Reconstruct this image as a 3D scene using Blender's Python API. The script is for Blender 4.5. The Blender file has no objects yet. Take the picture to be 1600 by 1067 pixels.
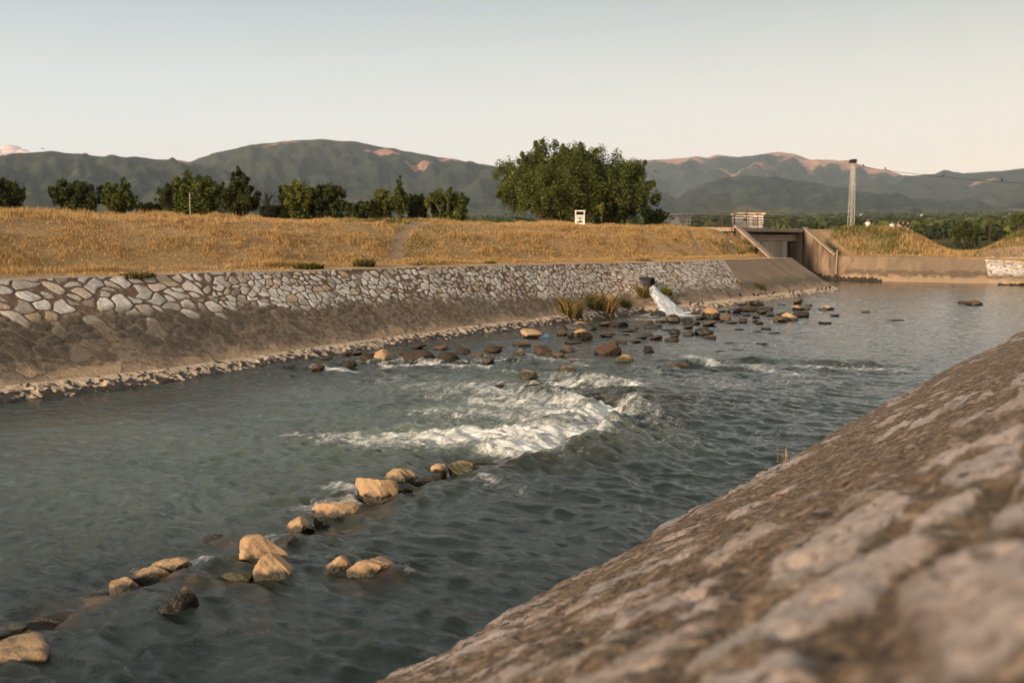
import bpy, bmesh, math, random
import numpy as np
from mathutils import Vector, Matrix, Euler

random.seed(7)
scene = bpy.context.scene
COL = scene.collection

# ------------------------------------------------------------------ camera, light, exposure
FPX, EYE = 1556.0, 4.0                    # focal length in photo pixels (35 mm), eye above the water
PITCH, YAW = math.atan(161.5/FPX), math.atan(1100/1564)
cam = bpy.data.cameras.new('camera')
cam.sensor_width = 36.0; cam.lens = 36.0*FPX/1600.0
cam.clip_start = 0.05; cam.clip_end = 60000
cam.dof.use_dof = True; cam.dof.focus_distance = 19.0; cam.dof.aperture_fstop = 1.25
camo = bpy.data.objects.new('camera', cam); COL.objects.link(camo)
camo.location = (0, 0, EYE)
camo.rotation_euler = (math.pi/2 - PITCH, 0, YAW)
scene.camera = camo

SUN_EL, SUN_AZ = math.radians(13), math.radians(184)     # azimuth clockwise from +Y
world = bpy.data.worlds.new('World'); scene.world = world; world.use_nodes = True
wn, wl = world.node_tree.nodes, world.node_tree.links
bg = wn['Background']
sky = wn.new('ShaderNodeTexSky'); sky.sky_type = 'NISHITA'; sky.sun_disc = False
sky.sun_elevation = SUN_EL; sky.sun_rotation = SUN_AZ
sky.air_density = 1.2; sky.dust_density = 3.0; sky.ozone_density = 1.0; sky.altitude = 500
wgeo = wn.new('ShaderNodeNewGeometry')
wsep = wn.new('ShaderNodeSeparateXYZ')
wtc = wn.new('ShaderNodeTexCoord'); wl.new(wtc.outputs['Generated'], wsep.inputs[0])
wr = wn.new('ShaderNodeValToRGB'); wl.new(wsep.outputs['Z'], wr.inputs['Fac'])
els = wr.color_ramp.elements
for pos, c in [(0.0, (5.4, 4.5, 3.6)), (0.06, (5.4, 4.8, 4.05)), (0.11, (4.7, 4.55, 4.15)), (0.22, (2.55, 2.85, 2.85)), (0.42, (3.1, 3.05, 2.75)), (1.0, (2.3, 2.25, 2.15))]:
    e = els.new(pos) if pos not in (0.0, 1.0) else els[0 if pos == 0.0 else len(els)-1]
    e.color = (c[0]/8, c[1]/8, c[2]/8, 1)
wm = wn.new('ShaderNodeVectorMath'); wm.operation = 'SCALE'; wm.inputs['Scale'].default_value = 8.0
wd = wn.new('ShaderNodeVectorMath'); wd.operation = 'DOT_PRODUCT'; wd.inputs[1].default_value = (0.82, 0.575, 0)
wl.new(wtc.outputs['Generated'], wd.inputs[0])
wmr = wn.new('ShaderNodeMapRange'); wl.new(wd.outputs['Value'], wmr.inputs['Value'])
for k_, v_ in (('From Min', -0.35), ('From Max', 0.6)): wmr.inputs[k_].default_value = v_
wc = wn.new('ShaderNodeMix'); wc.data_type = 'RGBA'; wc.inputs['A'].default_value = (0.96, 1.0, 1.04, 1); wc.inputs['B'].default_value = (1.10, 1.0, 0.90, 1)
wl.new(wmr.outputs['Result'], wc.inputs['Factor'])
wt = wn.new('ShaderNodeVectorMath'); wt.operation = 'MULTIPLY'
wl.new(wr.outputs['Color'], wt.inputs[0]); wl.new(wc.outputs['Result'], wt.inputs[1]); wl.new(wt.outputs['Vector'], wm.inputs[0])
wx = wn.new('ShaderNodeMix'); wx.data_type = 'RGBA'; wx.inputs['Factor'].default_value = 0.93
wl.new(sky.outputs['Color'], wx.inputs['A']); wl.new(wm.outputs['Vector'], wx.inputs['B'])
wl.new(wx.outputs['Result'], bg.inputs['Color'])
bg.inputs['Strength'].default_value = 0.13

sun = bpy.data.lights.new('sun', 'SUN'); sun.energy = 4.6; sun.angle = math.radians(4); sun.color = (1.0, 0.74, 0.50)
suno = bpy.data.objects.new('sun', sun); COL.objects.link(suno)
sdir = Vector((math.sin(SUN_AZ)*math.cos(SUN_EL), math.cos(SUN_AZ)*math.cos(SUN_EL), math.sin(SUN_EL)))
suno.rotation_euler = sdir.to_track_quat('Z', 'Y').to_euler()
suno.location = (0, -60, 40)

scene.view_settings.view_transform = 'Standard'; scene.view_settings.look = 'None'
scene.view_settings.gamma = 1.0; scene.view_settings.exposure = 0.78
scene.render.engine = 'CYCLES'
scene.cycles.max_bounces = 6; scene.cycles.diffuse_bounces = 2; scene.cycles.glossy_bounces = 3
scene.cycles.transmission_bounces = 2; scene.cycles.volume_bounces = 0; scene.cycles.transparent_max_bounces = 6
scene.cycles.caustics_reflective = False; scene.cycles.caustics_refractive = False
scene.cycles.use_denoising = True

# ------------------------------------------------------------------ where the photo's points lie in the place
def ray(u, v):
    y = 533.5 - v
    fw = FPX*math.cos(PITCH) + y*math.sin(PITCH); up = -FPX*math.sin(PITCH) + y*math.cos(PITCH); r = u - 800
    return r*math.cos(YAW) - fw*math.sin(YAW), r*math.sin(YAW) + fw*math.cos(YAW), up
def on_z(u, v, z=0.0):                    # the point of a level plane
    X, Y, U = ray(u, v); t = (z - EYE)/U
    return X*t, Y*t
def at_r(u, v, r):                        # the point at a depth r along the view axis
    X, Y, U = ray(u, v)
    t = r/math.hypot(FPX*math.cos(PITCH) + (533.5 - v)*math.sin(PITCH), 0)
    return X*t, Y*t, EYE + U*t
def az(u): return math.atan((u - 800)/1564.0)
def polar(a, r):                          # azimuth from the view axis
    return -math.sin(YAW - a)*r, math.cos(YAW - a)*r

# ------------------------------------------------------------------ noise
_rng = np.random.default_rng(11)
_perm = _rng.permutation(4096).astype(np.int64)
_ga = _rng.random(4096)*2*np.pi
_GX, _GY = np.cos(_ga), np.sin(_ga)
_RV = _rng.random((4096, 6))
def _h(ix, iy, seed=0): return _perm[(ix*73 + _perm[(iy*151 + seed*977) & 4095]) & 4095]
def perlin(x, y, seed=0):
    x = np.asarray(x, float); y = np.asarray(y, float)
    ix = np.floor(x).astype(np.int64); iy = np.floor(y).astype(np.int64)
    fx = x - ix; fy = y - iy
    ux = fx*fx*fx*(fx*(fx*6 - 15) + 10); uy = fy*fy*fy*(fy*(fy*6 - 15) + 10)
    def g(i, j):
        h = _h(ix + i, iy + j, seed); return _GX[h]*(fx - i) + _GY[h]*(fy - j)
    a = g(0, 0); b = g(1, 0); c = g(0, 1); d = g(1, 1)
    return ((a + ux*(b - a)) + uy*((c + ux*(d - c)) - (a + ux*(b - a))))*1.4
def fbm(x, y, octv=4, seed=0, gain=0.5):
    s = 0.0; a = 1.0; f = 1.0; n = 0.0
    for k in range(octv):
        s = s + a*perlin(x*f + 17.3*k, y*f - 9.1*k, seed + k); n += a; a *= gain; f *= 2.03
    return s/n
def sstep(a, b, x):
    t = np.clip((x - a)/(b - a), 0, 1); return t*t*(3 - 2*t)
def stones(x, y, cell, seed=0, jitter=0.95, wmax=0.22):
    """irregular stone cells: gap to the neighbouring stone (in units of cell), and the stone's random numbers"""
    px = np.asarray(x, float)/cell; py = np.asarray(y, float)/cell
    px, py = px + 0.16*perlin(px*1.3, py*1.3, seed + 50), py + 0.16*perlin(px*1.3 + 40, py*1.3, seed + 51)
    ix = np.floor(px).astype(np.int64); iy = np.floor(py).astype(np.int64)
    f1 = np.full(px.shape, 9.0); f2 = np.full(px.shape, 9.0); hid = np.zeros(px.shape, np.int64)
    for i in range(-2, 3):
        for j in range(-2, 3):
            h = _h(ix + i, iy + j, seed)
            cx = ix + i + 0.5 + jitter*(_RV[h, 0] - 0.5); cy = iy + j + 0.5 + jitter*(_RV[h, 1] - 0.5)
            ang = _RV[h, 5]*3.14; ca, sa = np.cos(ang), np.sin(ang)
            ddx, ddy = px - cx, py - cy
            e = (ddx*ca + ddy*sa)*0.80; q = (-ddx*sa + ddy*ca)*1.2
            d = np.sqrt(e*e + q*q) - wmax*(_RV[h, 2]**1.5)
            m = d < f1
            f2 = np.where(m, f1, np.minimum(f2, d)); hid = np.where(m, h, hid); f1 = np.where(m, d, f1)
    return (f2 - f1), _RV[hid, 3], _RV[hid, 4]

# ------------------------------------------------------------------ mesh helpers
def mesh_np(name, verts, faces, mat=None, parent=None, smooth=True, attrs=None, loc=None):
    """faces: (n,k) int array or list of such arrays"""
    me = bpy.data.meshes.new(name)
    verts = np.asarray(verts, np.float32)
    if isinstance(faces, np.ndarray): faces = [faces]
    faces = [f for f in faces if len(f)]
    me.vertices.add(len(verts)); me.vertices.foreach_set('co', verts.ravel())
    idx = np.concatenate([f.ravel() for f in faces]).astype(np.int32)
    cnt = np.concatenate([np.full(len(f), f.shape[1]) for f in faces]).astype(np.int32)
    st = np.zeros(len(cnt), np.int32); st[1:] = np.cumsum(cnt)[:-1]
    me.loops.add(len(idx)); me.loops.foreach_set('vertex_index', idx)
    me.polygons.add(len(cnt)); me.polygons.foreach_set('loop_start', st)
    try: me.polygons.foreach_set('loop_total', cnt)
    except Exception: pass
    me.update(calc_edges=True)
    me.polygons.foreach_set('use_smooth', np.full(len(cnt), smooth, dtype=bool))
    for k, a in (attrs or {}).items():
        a = np.asarray(a, np.float32)
        if a.ndim == 1:
            at = me.attributes.new(k, 'FLOAT', 'POINT'); at.data.foreach_set('value', a)
        elif a.shape[1] == 2:
            at = me.attributes.new(k, 'FLOAT2', 'POINT'); at.data.foreach_set('vector', a.ravel())
        else:
            at = me.attributes.new(k, 'FLOAT_COLOR', 'POINT')
            at.data.foreach_set('color', np.c_[a, np.ones(len(a), np.float32)].ravel() if a.shape[1] == 3 else a.ravel())
    if mat: me.materials.append(mat)
    o = bpy.data.objects.new(name, me); COL.objects.link(o)
    if parent: o.parent = parent
    if loc is not None: o.location = loc
    return o
def grid_faces(nr, nc):
    i = np.arange((nr - 1)*nc).reshape(nr - 1, nc)[:, :-1].ravel()
    return np.stack([i, i + 1, i + 1 + nc, i + nc], 1)
class MB:
    """collects boxes, bars, tubes and lathes; build() links them as one mesh"""
    def __init__(s): s.v = []; s.f = []
    def add(s, vs, fs):
        n = len(s.v); s.v += [tuple(v) for v in vs]; s.f += [tuple(i + n for i in f) for f in fs]; return s
    def box(s, c, size, rz=0.0, taper=1.0, rot=None):
        hx, hy, hz = size[0]/2, size[1]/2, size[2]/2
        m = rot.to_matrix() if rot else Matrix.Rotation(rz, 3, 'Z')
        vs = []
        for z, t in ((-hz, 1.0), (hz, taper)):
            for x, y in ((-hx, -hy), (hx, -hy), (hx, hy), (-hx, hy)):
                vs.append(Vector(c) + m @ Vector((x*t, y*t, z)))
        return s.add(vs, [(3, 2, 1, 0), (4, 5, 6, 7), (0, 1, 5, 4), (1, 2, 6, 5), (2, 3, 7, 6), (3, 0, 4, 7)])
    def tube(s, pts, rad, n=8, cap=True):
        pts = [Vector(p) for p in pts]
        if not hasattr(rad, '__len__'): rad = [rad]*len(pts)
        vs = []; prev = None
        for i, p in enumerate(pts):
            t = (pts[min(i + 1, len(pts) - 1)] - pts[max(i - 1, 0)]).normalized()
            a = prev if prev is not None else (Vector((0, 0, 1)) if abs(t.z) < 0.9 else Vector((1, 0, 0)))
            b = t.cross(a).normalized(); a = b.cross(t).normalized(); prev = a
            for k in range(n):
                w = 2*math.pi*k/n; vs.append(p + (a*math.cos(w) + b*math.sin(w))*rad[i])
        fs = [(i*n + k, i*n + (k + 1) % n, (i + 1)*n + (k + 1) % n, (i + 1)*n + k) for i in range(len(pts) - 1) for k in range(n)]
        if cap: fs += [tuple(reversed(range(n))), tuple((len(pts) - 1)*n + k for k in range(n))]
        return s.add(vs, fs)
    def prism(s, poly, axis_a, axis_b, normal, o, d):
        """poly in (a,b) plane at o, extruded by d along normal"""
        A, B, N, O = map(Vector, (axis_a, axis_b, normal, o)); n = len(poly)
        vs = [O + A*p + B*q for p, q in poly] + [O + A*p + B*q + N*d for p, q in poly]
        return s.add(vs, [tuple(reversed(range(n))), tuple(range(n, 2*n))] + [(k, (k + 1) % n, n + (k + 1) % n, n + k) for k in range(n)])
    def build(s, name, mat, parent=None, smooth=False, bevel=0.0, loc=None):
        me = bpy.data.meshes.new(name); me.from_pydata(s.v, [], s.f)
        bm = bmesh.new(); bm.from_mesh(me); bmesh.ops.recalc_face_normals(bm, faces=bm.faces)
        if bevel > 0: bmesh.ops.bevel(bm, geom=list(bm.edges), offset=bevel, segments=1, affect='EDGES')
        bm.to_mesh(me); bm.free()
        for p in me.polygons: p.use_smooth = smooth
        me.materials.append(mat)
        o = bpy.data.objects.new(name, me); COL.objects.link(o)
        if parent: o.parent = parent
        if loc is not None: o.location = loc
        return o
def tag(o, label, cat, group=None, kind=None):
    if label: o['label'] = label
    if cat: o['category'] = cat
    if group: o['group'] = group
    if kind: o['kind'] = kind
    return o
def struct(o, kind='structure'): o['kind'] = kind; return o
def thing(name, loc, label, cat, group=None, rz=0.0):
    o = bpy.data.objects.new(name, None); COL.objects.link(o); o.location = loc; o.rotation_euler.z = rz
    o.empty_display_size = 0.3
    return tag(o, label, cat, group)
def copy_tree(o, loc=None, rz=None, sc=None, parent=None):
    c = o.copy(); COL.objects.link(c)
    if parent: c.parent = parent
    if loc is not None: c.location = loc
    if rz is not None: c.rotation_euler.z = rz
    if sc is not None: c.scale = sc
    for ch in [k for k in COL.objects if k.parent is o]: copy_tree(ch, parent=c)
    return c

# ------------------------------------------------------------------ materials
class NT:
    def __init__(s, name):
        s.m = bpy.data.materials.new(name); s.m.use_nodes = True
        s.t = s.m.node_tree; s.n = s.t.nodes; s.b = s.n['Principled BSDF']
    def put(s, sock, v):
        if isinstance(v, bpy.types.NodeSocket): s.t.links.new(v, sock)
        elif isinstance(v, (tuple, list)): sock.default_value = tuple(v) + ((1,) if len(v) == 3 and len(sock.default_value) == 4 else ())
        else: sock.default_value = v
    def set(s, **k):
        for a, v in k.items(): s.put(s.b.inputs[a.replace('_', ' ')], v)
        return s
    def obj(s): return s.n.new('ShaderNodeTexCoord').outputs['Object']
    def pos(s): return s.n.new('ShaderNodeNewGeometry').outputs['Position']
    def z(s):
        x = s.n.new('ShaderNodeSeparateXYZ'); s.t.links.new(s.pos(), x.inputs[0]); return x.outputs['Z']
    def attr(s, name, out='Fac'):
        a = s.n.new('ShaderNodeAttribute'); a.attribute_name = name; return a.outputs[out]
    def rnd(s): return s.n.new('ShaderNodeObjectInfo').outputs['Random']
    def scale(s, v, sc):
        m = s.n.new('ShaderNodeMapping'); s.put(m.inputs['Vector'], v); m.inputs['Scale'].default_value = sc; return m.outputs[0]
    def noise(s, sc, det=4, rough=0.55, v=None, dist=0.0, out='Fac'):
        t = s.n.new('ShaderNodeTexNoise'); s.put(t.inputs['Vector'], v if v is not None else s.pos())
        t.inputs['Scale'].default_value = sc; t.inputs['Detail'].default_value = det; t.inputs['Roughness'].default_value = rough
        t.inputs['Distortion'].default_value = dist
        return t.outputs[out]
    def vor(s, sc, v=None, feat='F1', out='Distance'):
        t = s.n.new('ShaderNodeTexVoronoi'); s.put(t.inputs['Vector'], v if v is not None else s.pos())
        t.feature = feat; t.inputs['Scale'].default_value = sc; return t.outputs[out]
    def ramp(s, f, stops, interp='LINEAR'):
        r = s.n.new('ShaderNodeValToRGB'); s.put(r.inputs[0], f); r.color_ramp.interpolation = interp
        e = r.color_ramp.elements
        while len(e) < len(stops): e.new(0.5)
        for k, (p, c) in zip(e, stops):
            k.position = p; k.color = (c, c, c, 1) if not hasattr(c, '__len__') else (*c, 1)
        return r.outputs['Color']
    def mix(s, f, a, b, mode='MIX'):
        x = s.n.new('ShaderNodeMix'); x.data_type = 'RGBA'; x.blend_type = mode
        s.put(x.inputs['Factor'], f); s.put(x.inputs['A'], a); s.put(x.inputs['B'], b); return x.outputs['Result']
    def math(s, op, a, b=0.5, clamp=False):
        x = s.n.new('ShaderNodeMath'); x.operation = op; x.use_clamp = clamp
        s.put(x.inputs[0], a); s.put(x.inputs[1], b); return x.outputs[0]
    def mr(s, f, a, b, c=0.0, d=1.0):
        x = s.n.new('ShaderNodeMapRange'); x.interpolation_type = 'SMOOTHSTEP'
        for k, v in zip(('Value', 'From Min', 'From Max', 'To Min', 'To Max'), (f, a, b, c, d)): s.put(x.inputs[k], v)
        return x.outputs['Result']
    def bump(s, h, st=0.5, dist=0.02, normal=None):
        b = s.n.new('ShaderNodeBump'); s.put(b.inputs['Height'], h); b.inputs['Strength'].default_value = st; b.inputs['Distance'].default_value = dist
        if normal is not None: s.put(b.inputs['Normal'], normal)
        s.put(s.b.inputs['Normal'], b.outputs[0]); return b.outputs[0]

def simple(name, c, c2=None, sc=6.0, rough=0.75, metal=0.0, bump=0.3, bd=0.01):
    m = NT(name); v = m.obj()
    n = m.noise(sc, 5, 0.6, v)
    m.set(Base_Color=m.mix(m.mr(n, 0.35, 0.68), c, c2 or tuple(0.6*k for k in c)), Roughness=rough, Metallic=metal)
    if bump: m.bump(m.noise(sc*5, 4, 0.6, v), bump, bd)
    return m.m

def mat_rock(name, dry, dry2, wet, wl_lo, wl_hi, moss=0.3):
    m = NT(name); v = m.obj(); r = m.rnd()
    n1 = m.noise(2.2, 6, 0.6, v); n2 = m.noise(9, 5, 0.65, v)
    c = m.mix(m.mr(n1, 0.3, 0.7), dry, dry2)
    c = m.mix(m.mr(n2, 0.55, 0.75, 0, 0.55), c, tuple(0.45*k for k in dry2))
    c = m.mix(m.math('MULTIPLY', r, 0.35), c, (0.30, 0.20, 0.11))
    c = m.mix(m.mr(m.vor(16, v), 0.0, 0.18, 0.5, 0.0), c, tuple(0.35*k for k in dry2))
    zz = m.math('ADD', m.z(), m.math('MULTIPLY', m.math('SUBTRACT', m.noise(3.2, 4, 0.6, v), 0.5), 0.32))
    w = m.mr(zz, wl_lo, wl_hi, 1.0, 0.0)
    mossc = m.mix(m.mr(n1, 0.4, 0.6), (0.035, 0.033, 0.008), wet)
    wc = m.mix(m.math('MULTIPLY', m.mr(n2, 0.35, 0.6), moss), wet, mossc)
    m.set(Base_Color=m.mix(w, c, wc), Roughness=m.mr(w, 0, 1, 0.85, 0.32))
    m.bump(m.math('ADD', m.noise(7, 8, 0.65, v), m.math('MULTIPLY', m.noise(30, 4, 0.6, v), 0.3)), 0.9, 0.05)
    return m.m
ROCK_DRY = mat_rock('limestone', (0.50, 0.345, 0.20), (0.37, 0.235, 0.125), (0.024, 0.020, 0.011), 0.11, 0.19)
ROCK_MOSS = mat_rock('mossy_limestone', (0.36, 0.25, 0.13), (0.24, 0.16, 0.07), (0.04, 0.036, 0.010), 0.18, 0.30, 0.9)
ROCK_HALF = mat_rock('half_wet_rock', (0.42, 0.28, 0.15), (0.26, 0.15, 0.07), (0.014, 0.010, 0.007), 0.27, 0.38)
ROCK_WET = mat_rock('wet_rock', (0.040, 0.026, 0.015), (0.022, 0.015, 0.010), (0.018, 0.013, 0.008), 0.05, 0.2)
ROCK_RED = mat_rock('reddish_rock', (0.062, 0.033, 0.018), (0.034, 0.019, 0.011), (0.025, 0.015, 0.009), 0.08, 0.22)

def mat_bank():
    m = NT('stone_pitching'); uv = m.attr('uvm', 'Vector')
    gap = m.attr('gap'); r1 = m.attr('r1'); r2 = m.attr('r2'); h = m.attr('hgt')     # hgt 0 at the water, 1 at the top
    sx = m.n.new('ShaderNodeSeparateXYZ'); m.put(sx.inputs[0], uv)
    n0 = m.noise(0.7, 4, 0.6, uv); n1 = m.noise(2.5, 6, 0.65, uv); n2 = m.noise(14, 5, 0.65, uv)
    edge = m.math('ADD', gap, m.math('MULTIPLY', m.math('SUBTRACT', n2, 0.5), 0.16))
    stone = m.mr(edge, m.attr('gw'), m.math('ADD', m.attr('gw'), 0.06))
    sc = m.ramp(r1, [(0.0, (0.24, 0.20, 0.16)), (0.2, (0.48, 0.44, 0.395)), (0.45, (0.64, 0.60, 0.545)), (0.68, (0.43, 0.40, 0.365)), (0.84, (0.42, 0.30, 0.18)), (1.0, (0.62, 0.57, 0.51))])
    sc = m.mix(m.mr(n1, 0.42, 0.7, 0, 0.55), sc, (0.22, 0.18, 0.14))
    sc = m.mix(m.mr(n2, 0.55, 0.75, 0, 0.45), sc, (0.19, 0.15, 0.11))
    mort = m.mix(m.mr(n1, 0.3, 0.7), (0.095, 0.056, 0.036), (0.165, 0.105, 0.07))
    upper = m.mix(stone, mort, sc)
    # lower belt: stones coated by old high water, pale joints, soaked dark brown
    low = m.mix(m.mr(m.noise(5, 7, 0.7, uv), 0.40, 0.60), (0.105, 0.076, 0.050), (0.27, 0.20, 0.135))
    low = m.mix(m.mr(m.noise(1.1, 5, 0.65, uv, 0.5), 0.46, 0.62, 0, 0.6), low, (0.075, 0.054, 0.037))
    dark = m.mix(m.mr(n2, 0.35, 0.7), (0.040, 0.031, 0.024), (0.085, 0.064, 0.045))
    dk = m.math('MULTIPLY', m.attr('dark'), m.mr(n1, 0.3, 0.6, 0.35, 1.0))
    low = m.mix(m.math('MULTIPLY', dk, m.math('ADD', m.math('MULTIPLY', stone, 0.6), 0.4)), low, dark)
    low = m.mix(m.math('MULTIPLY', stone, m.mr(r2, 0.55, 0.9, 0.0, 0.4)), low, (0.29, 0.23, 0.17))
    low = m.mix(m.mr(m.vor(5.0, uv), 0.0, 0.12, 0.7, 0), low, (0.05, 0.035, 0.025))
    hh = m.math('ADD', h, m.math('MULTIPLY', m.math('SUBTRACT', n0, 0.5), 0.22))
    hh = m.math('ADD', hh, m.math('MULTIPLY', m.math('SUBTRACT', r2, 0.5), 0.12))
    c = m.mix(m.mr(m.math('SUBTRACT', hh, m.attr('lim')), -0.05, 0.09), low, upper)
    apron = m.mix(m.mr(n2, 0.4, 0.7), (0.40, 0.29, 0.185), (0.28, 0.19, 0.115))
    c = m.mix(m.mr(m.math('ADD', hh, m.math('MULTIPLY', m.math('SUBTRACT', n1, 0.5), 0.14)), 0.10, 0.21, 1, 0), c, apron)
    # plain concrete end
    con = m.mix(m.mr(m.noise(1.2, 5, 0.6, m.scale(uv, (1, 0.25, 1))), 0.3, 0.7), (0.16, 0.115, 0.075), (0.25, 0.18, 0.118))
    con = m.mix(m.mr(n2, 0.5, 0.8, 0, 0.4), con, (0.12, 0.085, 0.055))
    con = m.mix(m.mr(hh, 0.30, 0.12, 0, 0.75), con, (0.36, 0.25, 0.155))
    con = m.mix(m.math('MULTIPLY', m.mr(hh, 0.22, 0.32), m.mr(hh, 0.52, 0.38, 0, 0.7)), con, (0.085, 0.06, 0.04))
    cc = m.mr(m.math('ADD', m.attr('conc'), m.math('MULTIPLY', m.math('SUBTRACT', n1, 0.5), 0.3)), 0.45, 0.55)
    c = m.mix(cc, c, con)
    c = m.mix(m.mr(h, 0.985, 0.995), c, (0.34, 0.27, 0.20))
    m.set(Base_Color=c, Roughness=0.9)
    m.bump(m.math('ADD', m.math('MULTIPLY', m.math('MULTIPLY', stone, m.math('SUBTRACT', 1.0, cc)), 0.22), n2), 0.8, 0.04)
    return m.m
def mat_nearbank():
    m = NT('near_stonework'); p = m.pos()
    gap = m.attr('gap'); r1 = m.attr('r1')
    n1 = m.noise(3.0, 6, 0.65, p); n2 = m.noise(16, 6, 0.7, p); n3 = m.noise(60, 4, 0.6, p)
    edge = m.math('ADD', gap, m.math('MULTIPLY', m.math('SUBTRACT', n2, 0.5), 0.40))
    stone = m.math('MULTIPLY', m.mr(edge, 0.17, 0.30), m.mr(m.math('ADD', m.attr('cover'), m.math('MULTIPLY', m.math('SUBTRACT', n1, 0.5), 0.8)), -0.12, 0.08))
    sc = m.ramp(r1, [(0, (0.35, 0.285, 0.25)), (0.4, (0.43, 0.36, 0.325)), (0.7, (0.31, 0.28, 0.265)), (1, (0.46, 0.385, 0.345))])
    sc = m.mix(m.mr(n1, 0.5, 0.72, 0, 0.6), sc, (0.36, 0.22, 0.145))
    sc = m.mix(m.mr(n2, 0.50, 0.66, 0, 0.85), sc, (0.15, 0.10, 0.066))
    mo = m.mix(m.mr(n2, 0.36, 0.64), (0.055, 0.036, 0.021), (0.22, 0.15, 0.09))
    mo = m.mix(m.mr(n1, 0.50, 0.64, 0, 0.85), mo, (0.055, 0.036, 0.022))
    mo = m.mix(m.mr(m.noise(5.5, 6, 0.7, p), 0.52, 0.64, 0, 0.8), mo, (0.36, 0.28, 0.22))
    c = m.mix(stone, mo, sc)
    pit = m.mr(m.math('ADD', m.vor(6.5, p), m.math('MULTIPLY', m.math('SUBTRACT', n2, 0.5), 0.3)), 0.08, 0.26, 1, 0)
    pit = m.math('MULTIPLY', pit, m.mr(m.noise(2.1, 2, 0.5, p), 0.45, 0.55))
    c = m.mix(m.math('MULTIPLY', pit, 0.9), c, (0.028, 0.018, 0.012))
    m.set(Base_Color=c, Roughness=0.92)
    hgt = m.math('SUBTRACT', m.math('ADD', m.math('ADD', n2, m.math('MULTIPLY', n3, 0.35)), m.math('MULTIPLY', stone, 0.3)), m.math('MULTIPLY', pit, 0.8))
    m.bump(hgt, 1.0, 0.035)
    return m.m
def mat_footing():
    m = NT('broken_footing'); p = m.pos()
    n = m.noise(4.5, 5, 0.6, p, 0.4); n2 = m.noise(18, 4, 0.6, p)
    w = m.mr(m.math('SUBTRACT', m.math('ADD', m.attr('algae'), m.math('MULTIPLY', m.math('SUBTRACT', n, 0.5), 2.4)), 0.0), 0.44, 0.56)
    c = m.mix(m.mr(n2, 0.3, 0.7), (0.60, 0.48, 0.36), (0.40, 0.29, 0.19))
    d = m.mix(m.mr(n2, 0.4, 0.7), (0.014, 0.010, 0.007), (0.05, 0.028, 0.015))
    m.set(Base_Color=m.mix(w, c, d), Roughness=m.mr(w, 0, 1, 0.85, 0.5))
    m.bump(m.noise(16, 6, 0.65, p), 0.8, 0.04)
    return m.m
def mat_water():
    m = NT('river_water'); p = m.pos()
    foam = m.attr('foam'); turb = m.attr('turb'); milky = m.attr('milky'); shoal = m.attr('shoal')
    ps = m.scale(p, (1.25, 0.38, 1.0))
    f1 = m.noise(2.4, 9, 0.72, ps, 1.2); f2 = m.noise(11.0, 7, 0.75, ps, 0.8)
    fn = m.math('ADD', m.math('MULTIPLY', f1, 0.62), m.math('MULTIPLY', f2, 0.38))
    thr = m.math('SUBTRACT', 0.71, m.math('MULTIPLY', foam, 0.30))
    fm = m.mr(m.math('SUBTRACT', fn, thr), -0.10, 0.16)
    deep = m.mix(m.mr(m.noise(0.5, 3, 0.5, p), 0.35, 0.65), (0.005, 0.012, 0.0105), (0.012, 0.021, 0.017))
    body = m.mix(milky, deep, (0.115, 0.145, 0.112))
    body = m.mix(shoal, body, m.mix(m.mr(m.noise(3, 5, 0.6, p), 0.4, 0.6), (0.022, 0.016, 0.009), (0.085, 0.055, 0.026)))
    m.set(Base_Color=m.mix(fm, body, (0.74, 0.76, 0.74)), Roughness=m.mr(fm, 0, 1, 0.05, 0.6), IOR=1.33)
    wv = m.noise(3.6, 7, 0.66, m.scale(p, (0.62, 1.1, 1.0)), 0.8)
    tr = m.n.new('ShaderNodeTexNoise'); tr.noise_type = 'RIDGED_MULTIFRACTAL'; m.put(tr.inputs['Vector'], m.scale(p, (0.6, 1.1, 1.0)))
    tr.inputs['Scale'].default_value = 3.0; tr.inputs['Detail'].default_value = 5; tr.inputs['Roughness'].default_value = 0.55; tr.inputs['Distortion'].default_value = 0.7
    w2 = tr.outputs['Fac']
    hgt = m.math('ADD', m.math('MULTIPLY', wv, 0.8), m.math('MULTIPLY', w2, 0.07))
    hgt = m.math('MULTIPLY', hgt, m.math('ADD', 0.08, turb))
    hgt = m.math('ADD', hgt, m.math('MULTIPLY', m.math('MULTIPLY', fm, fn), 0.35))
    m.bump(hgt, 1.0, 0.075)
    return m.m
def mat_fall():
    m = NT('falling_water'); v = m.obj()
    n = m.noise(1.0, 8, 0.72, m.attr('fl', 'Vector'), 0.8)
    w = m.mr(n, 0.38, 0.60)
    m.set(Base_Color=m.mix(w, (0.34, 0.37, 0.38), (0.86, 0.87, 0.88)), Roughness=0.35)
    m.bump(n, 1.0, 0.10)
    return m.m
def mat_vcol(name, rough=0.8, trans=0.0, nsc=0.0, amp=0.3):
    m = NT(name); c = m.attr('col', 'Color')
    if nsc: c = m.mix(m.mr(m.noise(nsc, 5, 0.6), 0.3, 0.7, 0, amp), c, m.mix(1.0, c, (0.45, 0.42, 0.4), 'MULTIPLY'))
    m.set(Base_Color=c, Roughness=rough)
    m.b.inputs['Specular IOR Level'].default_value = 0.2
    if trans:
        t = m.n.new('ShaderNodeBsdfTranslucent'); m.put(t.inputs['Color'], c)
        x = m.n.new('ShaderNodeMixShader'); x.inputs[0].default_value = trans
        m.t.links.new(m.b.outputs[0], x.inputs[1]); m.t.links.new(t.outputs[0], x.inputs[2])
        m.t.links.new(x.outputs[0], m.n['Material Output'].inputs['Surface'])
    return m.m
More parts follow.
